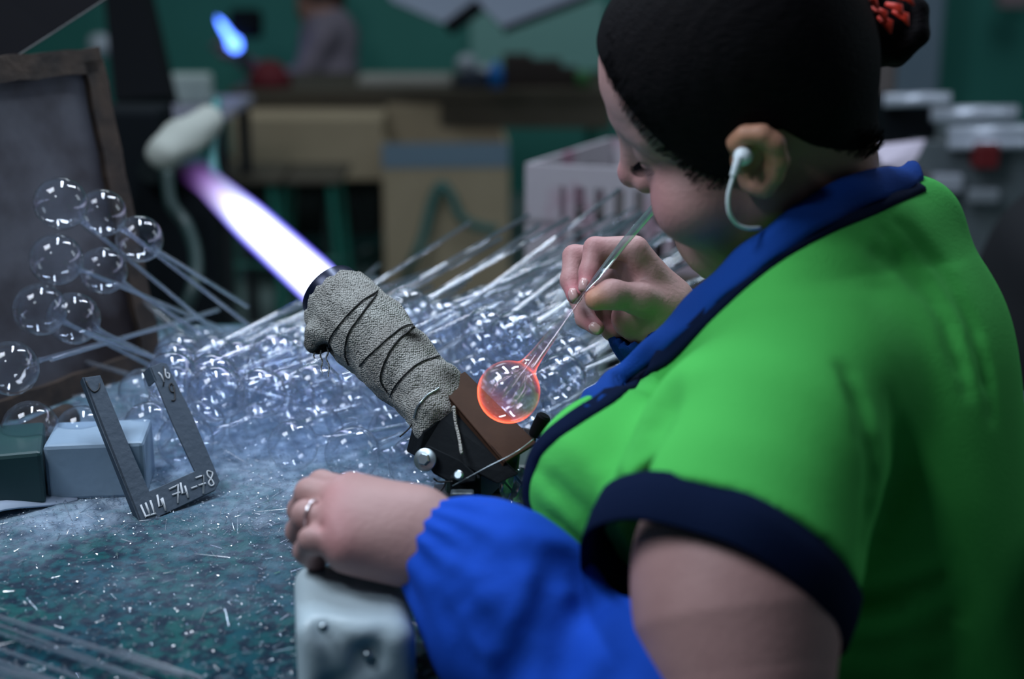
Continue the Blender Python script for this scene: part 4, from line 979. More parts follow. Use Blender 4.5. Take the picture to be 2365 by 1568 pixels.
mb = MB(); n = cdir(-0.2, 0.3, 0.93); mb.lathe(at(1061, 1099, 1.203), n, [(0, 0), (0, 0.0042), (0.004, 0.0042), (0.005, 0.003), (0.005, 0)], 16); autosmooth(mb.build('bolt', M['zinc'], burner))
pb = on_z(1075, 1225, BENCH)
mb = MB(); ptop = at(1075, 1090, 1.222); mb.box((ptop.x, ptop.y, (BENCH+ptop.z)/2), (0.026, 0.026, ptop.z-BENCH), bev=0.002); mb.build('post', M['black_steel'], burner)
cb = at(1068, 1172, 1.204); mb = MB(); mb.box(cb, (0.020, 0.012, 0.030), bev=0.002); mb.build('clamp_block', mat('blue_grey_steel', (0.035, 0.05, 0.06), 0.45, 0.3, bump=0.4, bscale=90), burner)
mb = MB(); mb.lathe(cb + V((0, -0.006, -0.006)), (0, -1, 0), [(0, 0), (0, 0.0075), (0.0015, 0.0075), (0.0015, 0.005), (0.005, 0.005), (0.005, 0)], 6); mb.build('bolt', M['black_steel'], burner)
mb = MB(); mb.box((pb.x+0.012, pb.y+0.03, BENCH+0.006), (0.09, 0.11, 0.012), bev=0.003); mb.build('foot_plate', M['dark_steel'], burner)
k0, k1 = at(1234, 1005, 1.245), at(1253, 968, 1.24); mb = MB(); mb.lathe(k0, k1-k0, [(0, 0), (0, 0.0055), (0.012, 0.0065), (0.019, 0.0065), (0.021, 0.005), (0.0212, 0)], 24); autosmooth(mb.build('knob', M['black_steel'], burner))
plate('hinge', [(1205, 985, 1.245), (1232, 992, 1.245), (1240, 1015, 1.24), (1215, 1012, 1.24)], 0.006, M['dark_steel'])
mb = MB(); mb.tube(spw([(1048, 938, 1.245), (1052, 975, 1.238), (1060, 1010, 1.228), (1066, 1048, 1.212)]), 0.0014, n=7); tag(mb.build('string', M['bandage'], burner, smooth=True), 'grey string hanging over the burner body')
mb = MB(); mb.tube(spw([(1045, 1122, 1.205), (1080, 1103, 1.2), (1130, 1076, 1.196), (1178, 1052, 1.196), (1205, 1035, 1.2), (1232, 1014, 1.21)]), 0.0005, n=6); mb.build('wire_link', M['zinc'], burner, smooth=True)
for pts in ([(1001, 1104, 1.22), (1012, 1112, 1.22), (1028, 1113, 1.215), (1046, 1112, 1.21)], [(1030, 1113, 1.215), (1022, 1128, 1.215), (1005, 1143, 1.215)]):
    mb = MB(); mb.tube(spw(pts), 0.0008, n=6); mb.build('wire_tail', M['wire'], burner, smooth=True)
# tangle of clear film beside the post
M['film'] = thin_glass('clear_film', (0.8, 0.88, 0.9), 0.2, 0.8, 0.12, 1.5)
mb = MB(); P = []
for j in range(7):
    for i in range(7): P.append(at(1155 + i*12 + 5*math.sin(j*2+i), 1075 + j*20 + 6*math.sin(i*1.7+j), 1.235 + 0.012*math.sin(i*2.1+j*1.3)))
mb.add(P, [(j*7+i, j*7+i+1, (j+1)*7+i+1, (j+1)*7+i) for j in range(6) for i in range(6)])
o = mb.build('plastic_film', M['film'], smooth=True); tag(o, 'crumpled clear plastic film between the burner post and her shirt', 'film')
o.modifiers.new('t', 'SOLIDIFY').thickness = 0.0006
dk = on_z(1150, 1180, BENCH)
tag(MB().box((dk.x+0.0, dk.y+0.05, BENCH+0.02), (0.10, 0.07, 0.036), bev=0.006).build('tool_box', mat('dark_green_paint', (0.008, 0.03, 0.022), 0.5)), 'dark green box on the bench behind the burner post', 'box')

# flame: light-giving gas, white core, violet skin
fl = bpy.data.materials.new('flame_gas'); fl.use_nodes = True; nt = fl.node_tree; nt.nodes.clear()
def N(t, **k):
    n = nt.nodes.new(t)
    for a, v in k.items(): setattr(n, a, v)
    return n
out = N('ShaderNodeOutputMaterial'); em = N('ShaderNodeEmission'); tc = N('ShaderNodeTexCoord'); sp = N('ShaderNodeSeparateXYZ')
nt.links.new(tc.outputs['Object'], sp.inputs[0])
def mth(op, a, b_=None, c=None):
    n = N('ShaderNodeMath', operation=op)
    for i, v in enumerate((a, b_, c)):
        if v is None: continue
        if isinstance(v, (int, float)): n.inputs[i].default_value = v
        else: nt.links.new(v, n.inputs[i])
    return n.outputs[0]
f0, f1 = at(775, 690, 1.368), at(440, 385, 1.72); FLn = (f1-f0).length; frad = [(0, 0.0225), (0.12, 0.0262), (0.4, 0.0280), (0.65, 0.0240), (0.85, 0.021), (1.0, 0.026)]
z = mth('DIVIDE', sp.outputs['Z'], FLn)
rad = mth('SQRT', mth('ADD', mth('MULTIPLY', sp.outputs['X'], sp.outputs['X']), mth('MULTIPLY', sp.outputs['Y'], sp.outputs['Y'])))
rn = mth('DIVIDE', rad, 0.0270)
core = mth('POWER', mth('SUBTRACT', 1.0, mth('MINIMUM', rn, 1.0)), 1.1)
r1 = N('ShaderNodeValToRGB'); r1.color_ramp.elements[0].position = 0.0; r1.color_ramp.elements[0].color = (0.12, 0.09, 1.0, 1); r1.color_ramp.elements[1].position = 0.45; r1.color_ramp.elements[1].color = (0.72, 0.78, 1.0, 1)
nt.links.new(core, r1.inputs[0])
r2 = N('ShaderNodeValToRGB'); cr = r2.color_ramp; cr.elements[0].position = 0.0; cr.elements[0].color = (1, 1, 1, 1); cr.elements[1].position = 0.52; cr.elements[1].color = (0.62, 0.62, 0.62, 1)
for p_, v_ in ((0.66, 0.24), (0.80, 0.085), (0.92, 0.025), (1.0, 0.0)): e_ = cr.elements.new(p_); e_.color = (v_, v_, v_, 1)
nt.links.new(z, r2.inputs[0])
tcol = N('ShaderNodeMix'); tcol.data_type = 'RGBA'; mr = N('ShaderNodeMapRange'); mr.inputs[1].default_value = 0.62; mr.inputs[2].default_value = 0.98; nt.links.new(z, mr.inputs[0])
nt.links.new(mr.outputs[0], tcol.inputs[0]); nt.links.new(r1.outputs[0], tcol.inputs[6]); tcol.inputs[7].default_value = (0.42, 0.10, 0.75, 1)
nt.links.new(tcol.outputs[2], em.inputs[0])
st_ = mth('MULTIPLY', mth('MULTIPLY', core, r2.outputs[0]), 190.0); nt.links.new(st_, em.inputs[1]); nt.links.new(em.outputs[0], out.inputs['Volume'])
mb = MB(); mb.lathe((0, 0, 0), (0, 0, 1), [(0, 0)] + [(t*FLn, r_) for t, r_ in frad] + [(FLn, 0)], 32)
o = mb.build('flame', fl, smooth=True, origin=(0, 0, 0)); o.location = f0; o.rotation_euler = (f1-f0).to_track_quat('Z', 'Y').to_euler()
tag(o, 'long white and violet gas flame shooting up-left from the bandaged nozzle', 'flame')

# ------------------------------------------------------------------ metal gauge with written numbers
M['gauge'] = mat('grey_sheet_steel', (0.024, 0.042, 0.065), 0.6, 0.2, noise=(30, (0.035, 0.055, 0.08), 0.25), bump=0.3, bscale=140)
M['chalk'] = mat('pale_paint_marks', (0.42, 0.45, 0.48), 0.8)
M['ink'] = mat('black_ink', (0.006, 0.007, 0.009), 0.6)
gq = [at(*p) for p in ((325, 1213, 1.298), (505, 1128, 1.342))]
gO = V((gq[0].x, gq[0].y, BENCH+0.003)); gX = V((gq[1].x-gq[0].x, gq[1].y-gq[0].y, 0)); gw = gX.length; gX.normalize()
tl = at(205, 868, 1.345)                       # top of the left prong
gY = (tl - gO); gY = (gY - gX*gY.dot(gX)).normalized(); gN = gX.cross(gY)
if gN.dot(CAM-gO) < 0: gN = -gN
gauge = thing('metal_gauge', gO, 'U-shaped sheet-metal gauge with painted numbers, leaning on the bench', 'gauge')
def gp(u, v, o_=0.0): return gO + gX*u + gY*v + gN*o_
def inpl(px_, py_, off=0.0):      # where the line of sight meets the gauge's plane
    r_ = (at(px_, py_, 1.0) - CAM); t = (gO + gN*off - CAM).dot(gN)/r_.dot(gN); return CAM + r_*t
mb = MB()
poly = [inpl(*p) for p in ((325, 1213), (497, 1132), (508, 1110), (440, 948), (385, 838), (372, 837), (345, 848), (402, 985), (450, 1088), (345, 1134), (300, 1032), (232, 866), (190, 872), (232, 985), (281, 1105))]
mb.prism(poly, -gN*0.0025); o = mb.build('frame', M['gauge'], gauge); md = o.modifiers.new('b', 'BEVEL'); md.width = 0.0006; md.segments = 2
e0, e1_ = inpl(325, 1213), inpl(190, 872)
mb = MB(); mb.prism([e0, e1_, e1_ - gN*0.009, e0 - gN*0.009], gX*0.0022); mb.build('flange', M['gauge'], gauge)
t0, t1 = inpl(345, 848), inpl(358, 880); mb = MB(); mb.prism([t0, t1, t1 - gN*0.010 - gX*0.004, t0 - gN*0.010 - gX*0.004], gX*0.002); mb.build('bent_tab', M['gauge'], gauge)
def stroke(pts, r_, m_, name='number'):
    mb = MB(); P = [inpl(*p, 0.0004) for p in pts]
    P = [V(tuple(p)) for p in P]
    mb.tube(P, r_, n=6, squash=1.0); return mb.build(name, m_, gauge, smooth=True)
def glyph(strokes, name, m_, r_=0.00105):
    mb = MB()
    for pts in strokes:
        P = [inpl(*p, 0.0003) for p in pts]
        if len(P) > 2 and pts[0] is not None and len(pts) > 4: P = [V(p) for p in spline([tuple(p) for p in P], 4)]
        mb.tube(P, r_, n=6)
    o = mb.build(name, m_, gauge, smooth=True); o['kind'] = 'stuff' if False else 'thing'; del o['kind']; return o
glyph([[(325, 1166), (337, 1194), (358, 1187), (347, 1156)], [(336, 1161), (347, 1190)], [(335, 1193), (360, 1186)]], 'letter_mark', M['chalk'])
glyph([[(363, 1143), (368, 1170), (377, 1166), (372, 1152)], [(375, 1150), (383, 1180)]], 'number_mark', M['chalk'])
glyph([[(391, 1130), (404, 1124), (410, 1118), (411, 1162)], [(398, 1143), (416, 1137)]], 'number_mark', M['chalk'])
glyph([[(417, 1115), (421, 1140), (431, 1136)], [(427, 1122), (435, 1150)]], 'number_mark', M['chalk'])
glyph([[(442, 1128), (455, 1123)]], 'dash_mark', M['chalk'])
glyph([[(452, 1104), (463, 1100), (469, 1097), (470, 1140)], [(459, 1121), (475, 1116)]], 'number_mark', M['chalk'])
glyph([[(489, 1090), (479, 1088), (480, 1098), (489, 1108), (494, 1118), (487, 1122), (482, 1114), (488, 1104), (491, 1094), (489, 1090)]], 'number_mark', M['chalk'], 0.0008)
glyph([[(366, 860), (372, 866), (379, 882)]], 'number_mark', M['chalk'], 0.0008)
glyph([[(381, 852), (383, 868), (390, 874), (391, 864), (385, 861)]], 'number_mark', M['chalk'], 0.0008)
glyph([[(378, 846), (380, 870), (377, 892)]], 'scratch_mark', M['ink'], 0.0006)
glyph([[(402, 893), (396, 885), (391, 892), (395, 904), (402, 904), (401, 892), (404, 912), (403, 924), (396, 925)]], 'number_mark', M['ink'], 0.0008)
glyph([[(199, 880), (206, 895), (217, 905), (228, 898), (230, 885)]], 'scratch_mark', M['ink'], 0.0008)

# ------------------------------------------------------------------ tufted arm rest
M['pad'] = mat('pale_leatherette', (0.42, 0.52, 0.56), 0.42, noise=(18, (0.38, 0.48, 0.53), 0.3), bump=0.15, bscale=220)
pf = Field(*fbox([at(700, 1320, 1.06), at(980, 1700, 0.98), at(980, 1330, 1.12), at(680, 1700, 1.0)], 0.05), 0.0026)
pad = thing('arm_rest', on_z(850, 1500, BENCH), 'pale blue-grey tufted arm rest under her near wrist', 'arm rest')
Pc = at(818, 1480, 1.05); Pc = V((Pc.x, Pc.y, 0)); xr = 0.042; yr = 0.055; ztop = at(850, 1335, 1.06).z
py_ax = V((-0.16, 0.98, 0)).normalized(); px_ax = V((py_ax.y, -py_ax.x, 0))
g = pf.sub(pf.lo, pf.lo + pf.h*(pf.n-1)); X, Y, Z = g[1:]
lx = (X-Pc.x)*px_ax.x + (Y-Pc.y)*px_ax.y; ly = (X-Pc.x)*py_ax.x + (Y-Pc.y)*py_ax.y
zc, zh = (BENCH-0.02+ztop)/2, (ztop-BENCH+0.02)/2
qx, qy, qz = np.abs(lx)-(xr-0.016), np.abs(ly)-(yr-0.016), np.abs(Z-zc+0.12*lx)-(zh-0.016)
pf.F[g[0]] = (np.sqrt(np.maximum(qx, 0)**2+np.maximum(qy, 0)**2+np.maximum(qz, 0)**2) + np.minimum(np.maximum(np.maximum(qx, qy), qz), 0) - 0.016)
btn = []
bz = lambda px_, py_, d: at(px_, py_, d)
fy = -yr - 0.0
def front(px_, py_):        # on the near face of the pad
    r_ = at(px_, py_, 1.0) - CAM; n_ = -py_ax; p0 = Pc + py_ax*(-yr); t = (V((p0.x, p0.y, 0)) - V((CAM.x, CAM.y, 0))).dot(n_)/V((r_.x, r_.y, 0)).dot(n_); return CAM + r_*t
for p in ((748, 1455), (850, 1520), (770, 1600)):
    c = front(*p); btn.append(c); pf.ell(c - py_ax*0.004, [0.0085]*3, None, 0.012, 'sub')
pf.line([front(748, 1455), front(800, 1400), front(860, 1370)], 0.0016, 0.008)
pf.line([front(748, 1455), front(715, 1400)], 0.0022, 0.006); pf.line([front(748, 1455), front(850, 1520)], 0.0025, 0.007); pf.line([front(850, 1520), front(900, 1440)], 0.0025, 0.007)
pf.line([front(748, 1455), front(770, 1600)], 0.0025, 0.007); pf.line([front(850, 1520), front(770, 1600)], 0.0025, 0.007)
vs, q = pf.mesh(); vs = relax(vs, q, 2, 0.5); mk('cushion', vs, q, M['pad'], pad)
for c in btn:
    mb = MB(); mb.lathe(c + py_ax*0.004, -py_ax, [(0, 0), (0, 0.0038), (0.0015, 0.0036), (0.003, 0.002), (0.0033, 0)], 16); mb.build('button', M['zinc'], pad, smooth=True)

# ------------------------------------------------------------------ rusty framed board at the left
M['board'] = mat('stained_grey_sheet', (0.10, 0.10, 0.115), 0.75, spec=0.2, noise=(8, (0.022, 0.016, 0.017), 0.14), bump=0.4, bscale=50, detail=9)
BR_, TR_, BL_ = at(352, 905, 1.76), at(205, 140, 1.66), at(-190, 1110, 1.47)
BR_.z = max(BR_.z, BENCH+0.003); BL_ = V((BL_.x, BL_.y, BENCH+0.003)); TL_ = BL_ + (TR_-BR_)
board = thing('framed_board', (BR_+BL_)/2, 'big stained sheet-metal board in a rusty frame at the left', 'board')
bn = (BR_-BL_).cross(TR_-BR_).normalized()
if bn.dot(CAM-BR_) < 0: bn = -bn
MB().prism([BL_, BR_, TR_, TL_], -bn*0.004).build('sheet', M['board'], board)
def bar(a, b_, w_, th, name='frame_bar', par=board, m_=None):
    d = (b_-a).normalized(); s_ = d.cross(bn).normalized(); mb = MB()
    n = 14; P = []
    for i in range(n+1):
        p = a + (b_-a)*i/n; jx = 0.0012*math.sin(i*2.3)
        P += [p - s_*(w_/2+jx) + bn*th, p + s_*(w_/2-jx) + bn*th, p + s_*(w_/2-jx) - bn*th*0.6, p - s_*(w_/2+jx) - bn*th*0.6]
    f = [(4*i+k, 4*i+(k+1) % 4, 4*i+4+(k+1) % 4, 4*i+4+k) for i in range(n) for k in range(4)] + [(0, 1, 2, 3), (4*n+3, 4*n+2, 4*n+1, 4*n)]
    return mb.add(P, f).build(name, m_ or M['rust'], par)
up_ = (TR_-BR_).normalized()
bar(BR_ - up_*0.0, TR_, 0.030, 0.009); bar(TL_, TR_ + (TR_-TL_).normalized()*0.012, 0.028, 0.009); bar(BL_ + up_*0.012, BR_ + up_*0.012, 0.028, 0.010); bar(BL_, TL_, 0.030, 0.009)
# dark hood above it
h_ = [at(-120, -110, 1.72), at(262, -14, 1.66), at(120, 78, 1.62), at(-5, 158, 1.58), at(-120, 232, 1.55)]
mb = MB(); mb.prism(h_, cdir(-0.2, 0.35, -0.9)*0.05); o = mb.build('extractor_hood', mat('matt_black', (0.003, 0.003, 0.004), 0.9, spec=0.05)); tag(o, 'black sheet-metal hood corner above the rusty board', 'hood')
mb = MB(); mb.tube([at(262, -14, 1.655), at(120, 78, 1.615), at(-5, 158, 1.575), at(-120, 232, 1.545)], 0.0012, n=8); c = mb.build('rim', mat('worn_edge', (0.06, 0.065, 0.065), 0.5, 0.3), o); c.location = (0, 0, 0)
for v_ in c.data.vertices: pass
# boxes and paper at the left foot of the board
M['white_box'] = mat('frosted_white_plastic', (0.17, 0.25, 0.34), 0.45, noise=(8, (0.24, 0.33, 0.42), 0.3), bump=0.2, bscale=80)
p = on_z(228, 1168, BENCH); 
mb = MB(); mb.box((p.x-0.008, p.y+0.045, BENCH+0.030), (0.092, 0.07, 0.056), X=(1, 0.12, 0), Y=(-0.12, 1, 0), bev=0.004); o = mb.build('plastic_box', M['white_box']); tag(o, 'frosted white plastic box behind the metal gauge', 'box')
p = on_z(60, 1190, BENCH)
mb = MB(); mb.box((p.x-0.088, p.y+0.03, BENCH+0.032), (0.19, 0.09, 0.052), X=(1, 0.28, 0), Y=(-0.28, 1, 0), bev=0.004); o = mb.build('tray', mat('dark_green_tray', (0.008, 0.05, 0.045), 0.45, noise=(9, (0.012, 0.035, 0.045), 0.3))); tag(o, 'dark green metal tray at the left edge of the bench', 'tray')
mb = MB(); P = []
for j in range(2):
    for i in range(9):
        t = i/8; p = on_z(-80 + 260*t, 1225 - 62*t - 34*j*(1-0.4*t), BENCH); P.append(V((p.x, p.y, BENCH + 0.008 + 0.004*math.sin(t*5) + 0.004*j)))
mb.add(P, [(i, i+1, i+10, i+9) for i in range(8)]); o = mb.build('paper_strip', mat('blue_white_paper', (0.30, 0.38, 0.52), 0.8, noise=(14, (0.4, 0.48, 0.6), 0.3)), smooth=True)
o.modifiers.new('t', 'SOLIDIFY').thickness = 0.002; tag(o, 'curled pale paper strip in front of the dark green tray', 'paper')
mb = MB(); mb.tube([at(-60, 1062, 1.40), at(60, 1010, 1.44), at(160, 962, 1.50)], 0.0145, n=14); o = mb.build('iron_bar', M['rust'], smooth=True); tag(o, 'thick rusty bar lying at the foot of the board', 'bar')
# ================================================================== background
def blk(name, px_, py_, d, w_, dep, h, m_, label=None, cat=None, bev=0.008, yaw=0.0, base=None, group=None, parent=None):
    """box whose near face is centred on (px,py) at depth d; sizes in metres"""
    c = at(px_, py_, d); X = V((math.cos(yaw), math.sin(yaw), 0)); Y = V((-math.sin(yaw), math.cos(yaw), 0)); c = c + Y*dep/2
    if base is not None: top = c.z + h/2; h = top - base; c = V((c.x, c.y, (top+base)/2))
    mb = MB(); mb.box(c, (w_, dep, h), X, Y, bev=bev); o = mb.build(name, m_, parent)
    if label: tag(o, label, cat, group)
    return o
M['wood'] = mat('dark_olive_board', (0.055, 0.045, 0.028), 0.7, noise=(5, (0.075, 0.06, 0.04), 0.3))
M['carton'] = mat('brown_cardboard', (0.34, 0.27, 0.17), 0.85, noise=(5, (0.40, 0.32, 0.21), 0.3), bump=0.1)
M['steel_green'] = mat('green_painted_steel', (0.01, 0.14, 0.10), 0.5)
# far bench with its cartons and clutter
D2 = 5.35
fb_ = thing('workbench', V((at(945, 205, D2).x, at(945, 205, D2).y, 0)), 'far low brown workbench with green legs behind the cartons', 'workbench')
tz = at(945, 208, D2).z; xl, xr_ = at(525, 208, D2).x, at(1420, 208, D2).x; yy = at(945, 208, D2).y
MB().box(((xl+xr_)/2, yy+0.35, tz-0.02), (xr_-xl, 0.7, 0.04), bev=0.006).build('tabletop', M['wood'], fb_)
MB().box(((xl+xr_)/2, yy+0.02, tz-0.09), (xr_-xl-0.02, 0.03, 0.11), bev=0.004).build('apron', M['wood'], fb_)
for x in (xl+0.05, (xl+xr_)/2, xr_-0.05):
    for y in (yy+0.05, yy+0.62): MB().box((x, y, (tz-0.04)/2), (0.05, 0.05, tz-0.04), bev=0.004).build('leg', M['steel_green'], fb_)
tag(blk('carton', 710, 345, 5.15, 0.55, 0.3, 0.23, M['carton'], yaw=0.0), 'wide brown carton hung under the front of the far bench', 'carton')
def carton(name, lab, px0, px1, py0, d, dep, yaw, m_):
    a, b_ = at(px0, py0, d), at(px1, py0, d); w_ = (b_-a).length; t = thing(name, V(((a.x+b_.x)/2, a.y, 0)), lab, 'carton')
    X = V((math.cos(yaw), math.sin(yaw), 0)); Y = V((-math.sin(yaw), math.cos(yaw), 0)); c = (a+b_)/2
    mb = MB(); z1 = c.z
    for s_, off, sz in ((0, Y*0.0, (w_, 0.012)), (0, Y*dep, (w_, 0.012)), (1, -X*w_/2, (0.012, dep)), (1, X*w_/2, (0.012, dep))):
        cc = c + off + (Y*dep/2 if s_ else V((0, 0, 0))); mb.box((cc.x, cc.y, z1/2), (sz[0], sz[1], z1), X, Y)
    mb.box((c.x+Y.x*dep/2, c.y+Y.y*dep/2, 0.01), (w_, dep, 0.02), X, Y); mb.build('box_body', m_, t); return t, X, Y, c, w_
t, X, Y, c, w_ = carton('carton', 'tall tan carton with a blue-grey taped rim standing on the floor', 886, 1172, 338, 5.0, 0.42, 0.05, M['carton'])
mb = MB(); mb.box((c.x, c.y-0.008, c.z+0.005-0.035), (w_+0.01, 0.01, 0.085), X, Y); tag(mb.build('tape', mat('blue_grey_tape', (0.15, 0.22, 0.28), 0.5), t), 'blue-grey tape round the rim')
mb = MB(); fl_ = c + Y*0.42 + V((0, 0, 0.05)); mb.box(fl_, (w_, 0.012, 0.10), X, V((0, 0.9, 0.3))); mb.build('flap', M['carton'], t)
# clutter on the far bench
def onb2(px_, dy=0.1): p = at(px_, 208, D2); return V((p.x, p.y+dy, tz))
p = onb2(930); tag(MB().box((p.x, p.y+0.10, tz+0.020), (0.36, 0.16, 0.035), bev=0.006).build('tray', mat('pale_tray', (0.35, 0.34, 0.30), 0.6)), 'long pale tray on the far bench', 'tray')
for px_, py_, r_, lab in ((1078, 150, 0.043, 'pale grey ball highest in the clutter on the far bench'), (1120, 168, 0.034, 'smaller pale grey ball beside the blue bottle on the far bench')):
    c = at(px_, py_, D2+0.12); mb = MB(); mb.lathe(c-V((0, 0, r_)), (0, 0, 1), [(r_-r_*math.cos(math.pi*i/12), r_*math.sin(math.pi*i/12)*(1+0.05*math.sin(i))) for i in range(13)], 20); tag(mb.build('ball', mat('pale_grey', (0.38, 0.42, 0.46), 0.5), smooth=True), lab, 'ball')
p = onb2(1095); mb = MB(); mb.lathe((p.x, p.y+0.02, tz), (0, 0, 1), [(0, 0), (0, 0.085), (0.03, 0.08), (0.055, 0.05), (0.065, 0)], 20); tag(mb.build('cloth_bundle', mat('dark_navy_cloth', (0.01, 0.016, 0.03), 0.9), smooth=True), 'dark navy cloth bundle under the pale balls on the far bench', 'cloth')
p = onb2(1145); mb = MB(); mb.lathe((p.x, p.y-0.03, tz-0.002), (0, 0, 1), [(0, 0), (0, 0.028), (0.07, 0.029), (0.082, 0.02), (0.088, 0.013), (0.102, 0.013), (0.102, 0)], 18); tag(mb.build('bottle', mat('bright_blue_plastic', (0.01, 0.17, 0.55), 0.4), smooth=True), 'small bright blue bottle on the far bench', 'bottle')
for px_, w_, h_, lab in ((1195, 0.11, 0.12, 'left dark brown box on the far bench'), (1262, 0.12, 0.10, 'middle dark brown box on the far bench'), (1315, 0.07, 0.07, 'small dark box at the right of the far bench')):
    p = onb2(px_); tag(MB().box((p.x, p.y+0.06, tz+h_/2), (w_, 0.12, h_), bev=0.005).build('box', mat('dark_brown_box', (0.035, 0.022, 0.018), 0.7)), lab, 'box')
p = onb2(1350); mb = MB(); mb.lathe((p.x, p.y, tz), (0, 0, 1), [(0, 0), (0, 0.026), (0.06, 0.032), (0.06, 0.028), (0.005, 0.023), (0.005, 0)], 18); tag(mb.build('cup', mat('green_plastic', (0.05, 0.20, 0.06), 0.5), smooth=True), 'small green cup beside her forehead on the far bench', 'cup')
# folded grey hood hanging over the far bench
M['hood'] = mat('blue_grey_sheet', (0.24, 0.29, 0.38), 0.55, noise=(3, (0.3, 0.35, 0.43), 0.3))
hd = thing('lamp_hood', at(1100, 20, 4.6), 'folded blue-grey sheet hood hanging over the far bench', 'hood')
for pts in ([(860, -60), (905, 2), (1048, 64), (1102, 6), (1120, -80)], [(1120, -80), (1102, 6), (1166, 66), (1350, -6), (1400, -80)]):
    P = [at(a, b_, 4.6) for a, b_ in pts]; MB().prism(P, FW*0.03).build('hood_sheet', M['hood'], hd)
for a, b_, r_ in (((1034, 68), (1108, 12), 0.024), ((1162, 70), (1365, -8), 0.012)):
    mb = MB(); mb.tube([at(*a, 4.57), at(*b_, 4.57)], r_, n=8); mb.build('edge_bar', M['black_steel'], hd)
# dark duct, low bench and burner at the left rear
mb = MB(); mb.prism([at(235, -60, 3.6), at(322, -60, 3.6), at(388, 222, 3.6), at(262, 232, 3.6)], FW*0.12); tag(mb.build('exhaust_duct', mat('charcoal_duct', (0.008, 0.009, 0.011), 0.85, spec=0.1)), 'wide charcoal exhaust duct slanting down behind the rusty board', 'duct')
lb = thing('side_table', V((at(385, 255, 4.2).x, at(385, 255, 4.2).y, 0)), 'small grey table in the left background beyond the rusty board', 'table')
a = at(385, 258, 4.2); w_ = 0.36; MB().box((a.x, a.y+0.22, a.z-0.012), (w_, 0.44, 0.024), bev=0.004).build('tabletop', mat('grey_lilac_top', (0.34, 0.33, 0.42), 0.4), lb)
for x in (-1, 1):
    for y in (0.03, 0.41): MB().box((a.x+x*(w_/2-0.03), a.y+y, (a.z-0.024)/2), (0.035, 0.035, a.z-0.024)).build('leg', M['dark_steel'], lb)
p = at(430, 205, 4.35); tag(MB().box((p.x, p.y+0.05, a.z+0.045), (0.13, 0.1, 0.09), bev=0.012).build('box', mat('pale_green_box', (0.42, 0.50, 0.47), 0.6)), 'pale greenish box on the small grey table', 'box')
p = at(232, 105, 6.0); mb = MB(); mb.lathe((p.x, p.y, p.z-0.05), (0, 0, 1), [(0, 0), (0.01, 0.04), (0.05, 0.055), (0.09, 0.04), (0.10, 0)], 18); o = mb.build('wall_lamp', mat('dull_white_glass', (0.5, 0.55, 0.6), 0.4), smooth=True); tag(o, 'small round white wall lamp above the rusty board', 'lamp')
mb = MB(); mb.tube([(p.x, p.y, p.z), (p.x, 7.1, p.z)], 0.015, n=8); mb.build('bracket', M['dark_steel'], o)
rb = thing('burner', V((at(410, 440, 2.75).x, at(410, 440, 2.75).y, 0)), 'second burner wrapped in pale cloth, blurred behind the flame tip', 'burner')
rf = Field(*fbox([at(370, 350, 2.75), at(475, 280, 2.85)], 0.09), 0.004); rf.chain([at(378, 352, 2.75), at(420, 322, 2.78), at(478, 282, 2.84)], [0.034, 0.038, 0.032], 0.01)
rf.wave(lambda X, Y, Z: 0.002*np.sin(70*X+50*Z)*np.sin(60*Z-30*Y)); vs, q = rf.mesh(); mk('cloth_wrap', vs, q, mat('pale_wrap_cloth', (0.36, 0.38, 0.34), 0.9), rb)
mb = MB(); mb.tube([at(370, 358, 2.76), at(352, 400, 2.80)], 0.03, n=12); mb.build('nozzle', M['dark_steel'], rb)
q0 = at(405, 395, 2.85); mb = MB(); mb.box((q0.x, q0.y+0.03, q0.z/2), (0.15, 0.12, q0.z), bev=0.01); mb.build('stand', M['black_steel'], rb)
mb = MB(); mb.box((at(310, 330, 2.9).x, q0.y+0.08, q0.z/2+0.06), (0.13, 0.14, q0.z+0.12), bev=0.01); mb.build('stand_box', M['black_steel'], rb)
# hoses and pipes
M['hose_g'] = mat('green_hose', (0.012, 0.10, 0.085), 0.45); M['hose_k'] = mat('black_hose', (0.012, 0.03, 0.028), 0.5)
def hose(pts, r_, m_, lab, name='hose'):
    mb = MB(); mb.tube(spw(pts, 8), r_, n=10); o = mb.build(name, m_, smooth=True); tag(o, lab, 'hose' if name == 'hose' else name)
hose([(500, 235, 3.0), (492, 300, 2.9), (488, 360, 2.85), (500, 410, 2.85), (560, 470, 3.0), (600, 560, 3.6)], 0.012, mat('pale_teal_hose', (0.06, 0.22, 0.22), 0.4), 'pale teal hose beside the tip of the flame')
hose([(385, 395, 2.7), (395, 470, 2.7), (430, 520, 2.7), (452, 590, 2.65), (448, 660, 2.6), (420, 730, 2.6)], 0.013, M['hose_k'], 'black hose hanging down left of the flame')
hose([(878, 640, 5.42), (860, 575, 5.2), (800, 600, 5.2), (755, 570, 5.2), (762, 430, 5.25)], 0.012, M['hose_k'], 'thin dark hose looping on the floor behind the nozzle')
hose([(930, 650, 5.1), (955, 600, 4.95), (978, 545, 4.95), (996, 470, 4.96), (1018, 428, 4.96), (1042, 452, 4.96), (1062, 498, 4.96), (1100, 522, 4.96), (1150, 532, 4.96)], 0.017, M['hose_g'], 'dark green hose looped in front of the tall tan carton')
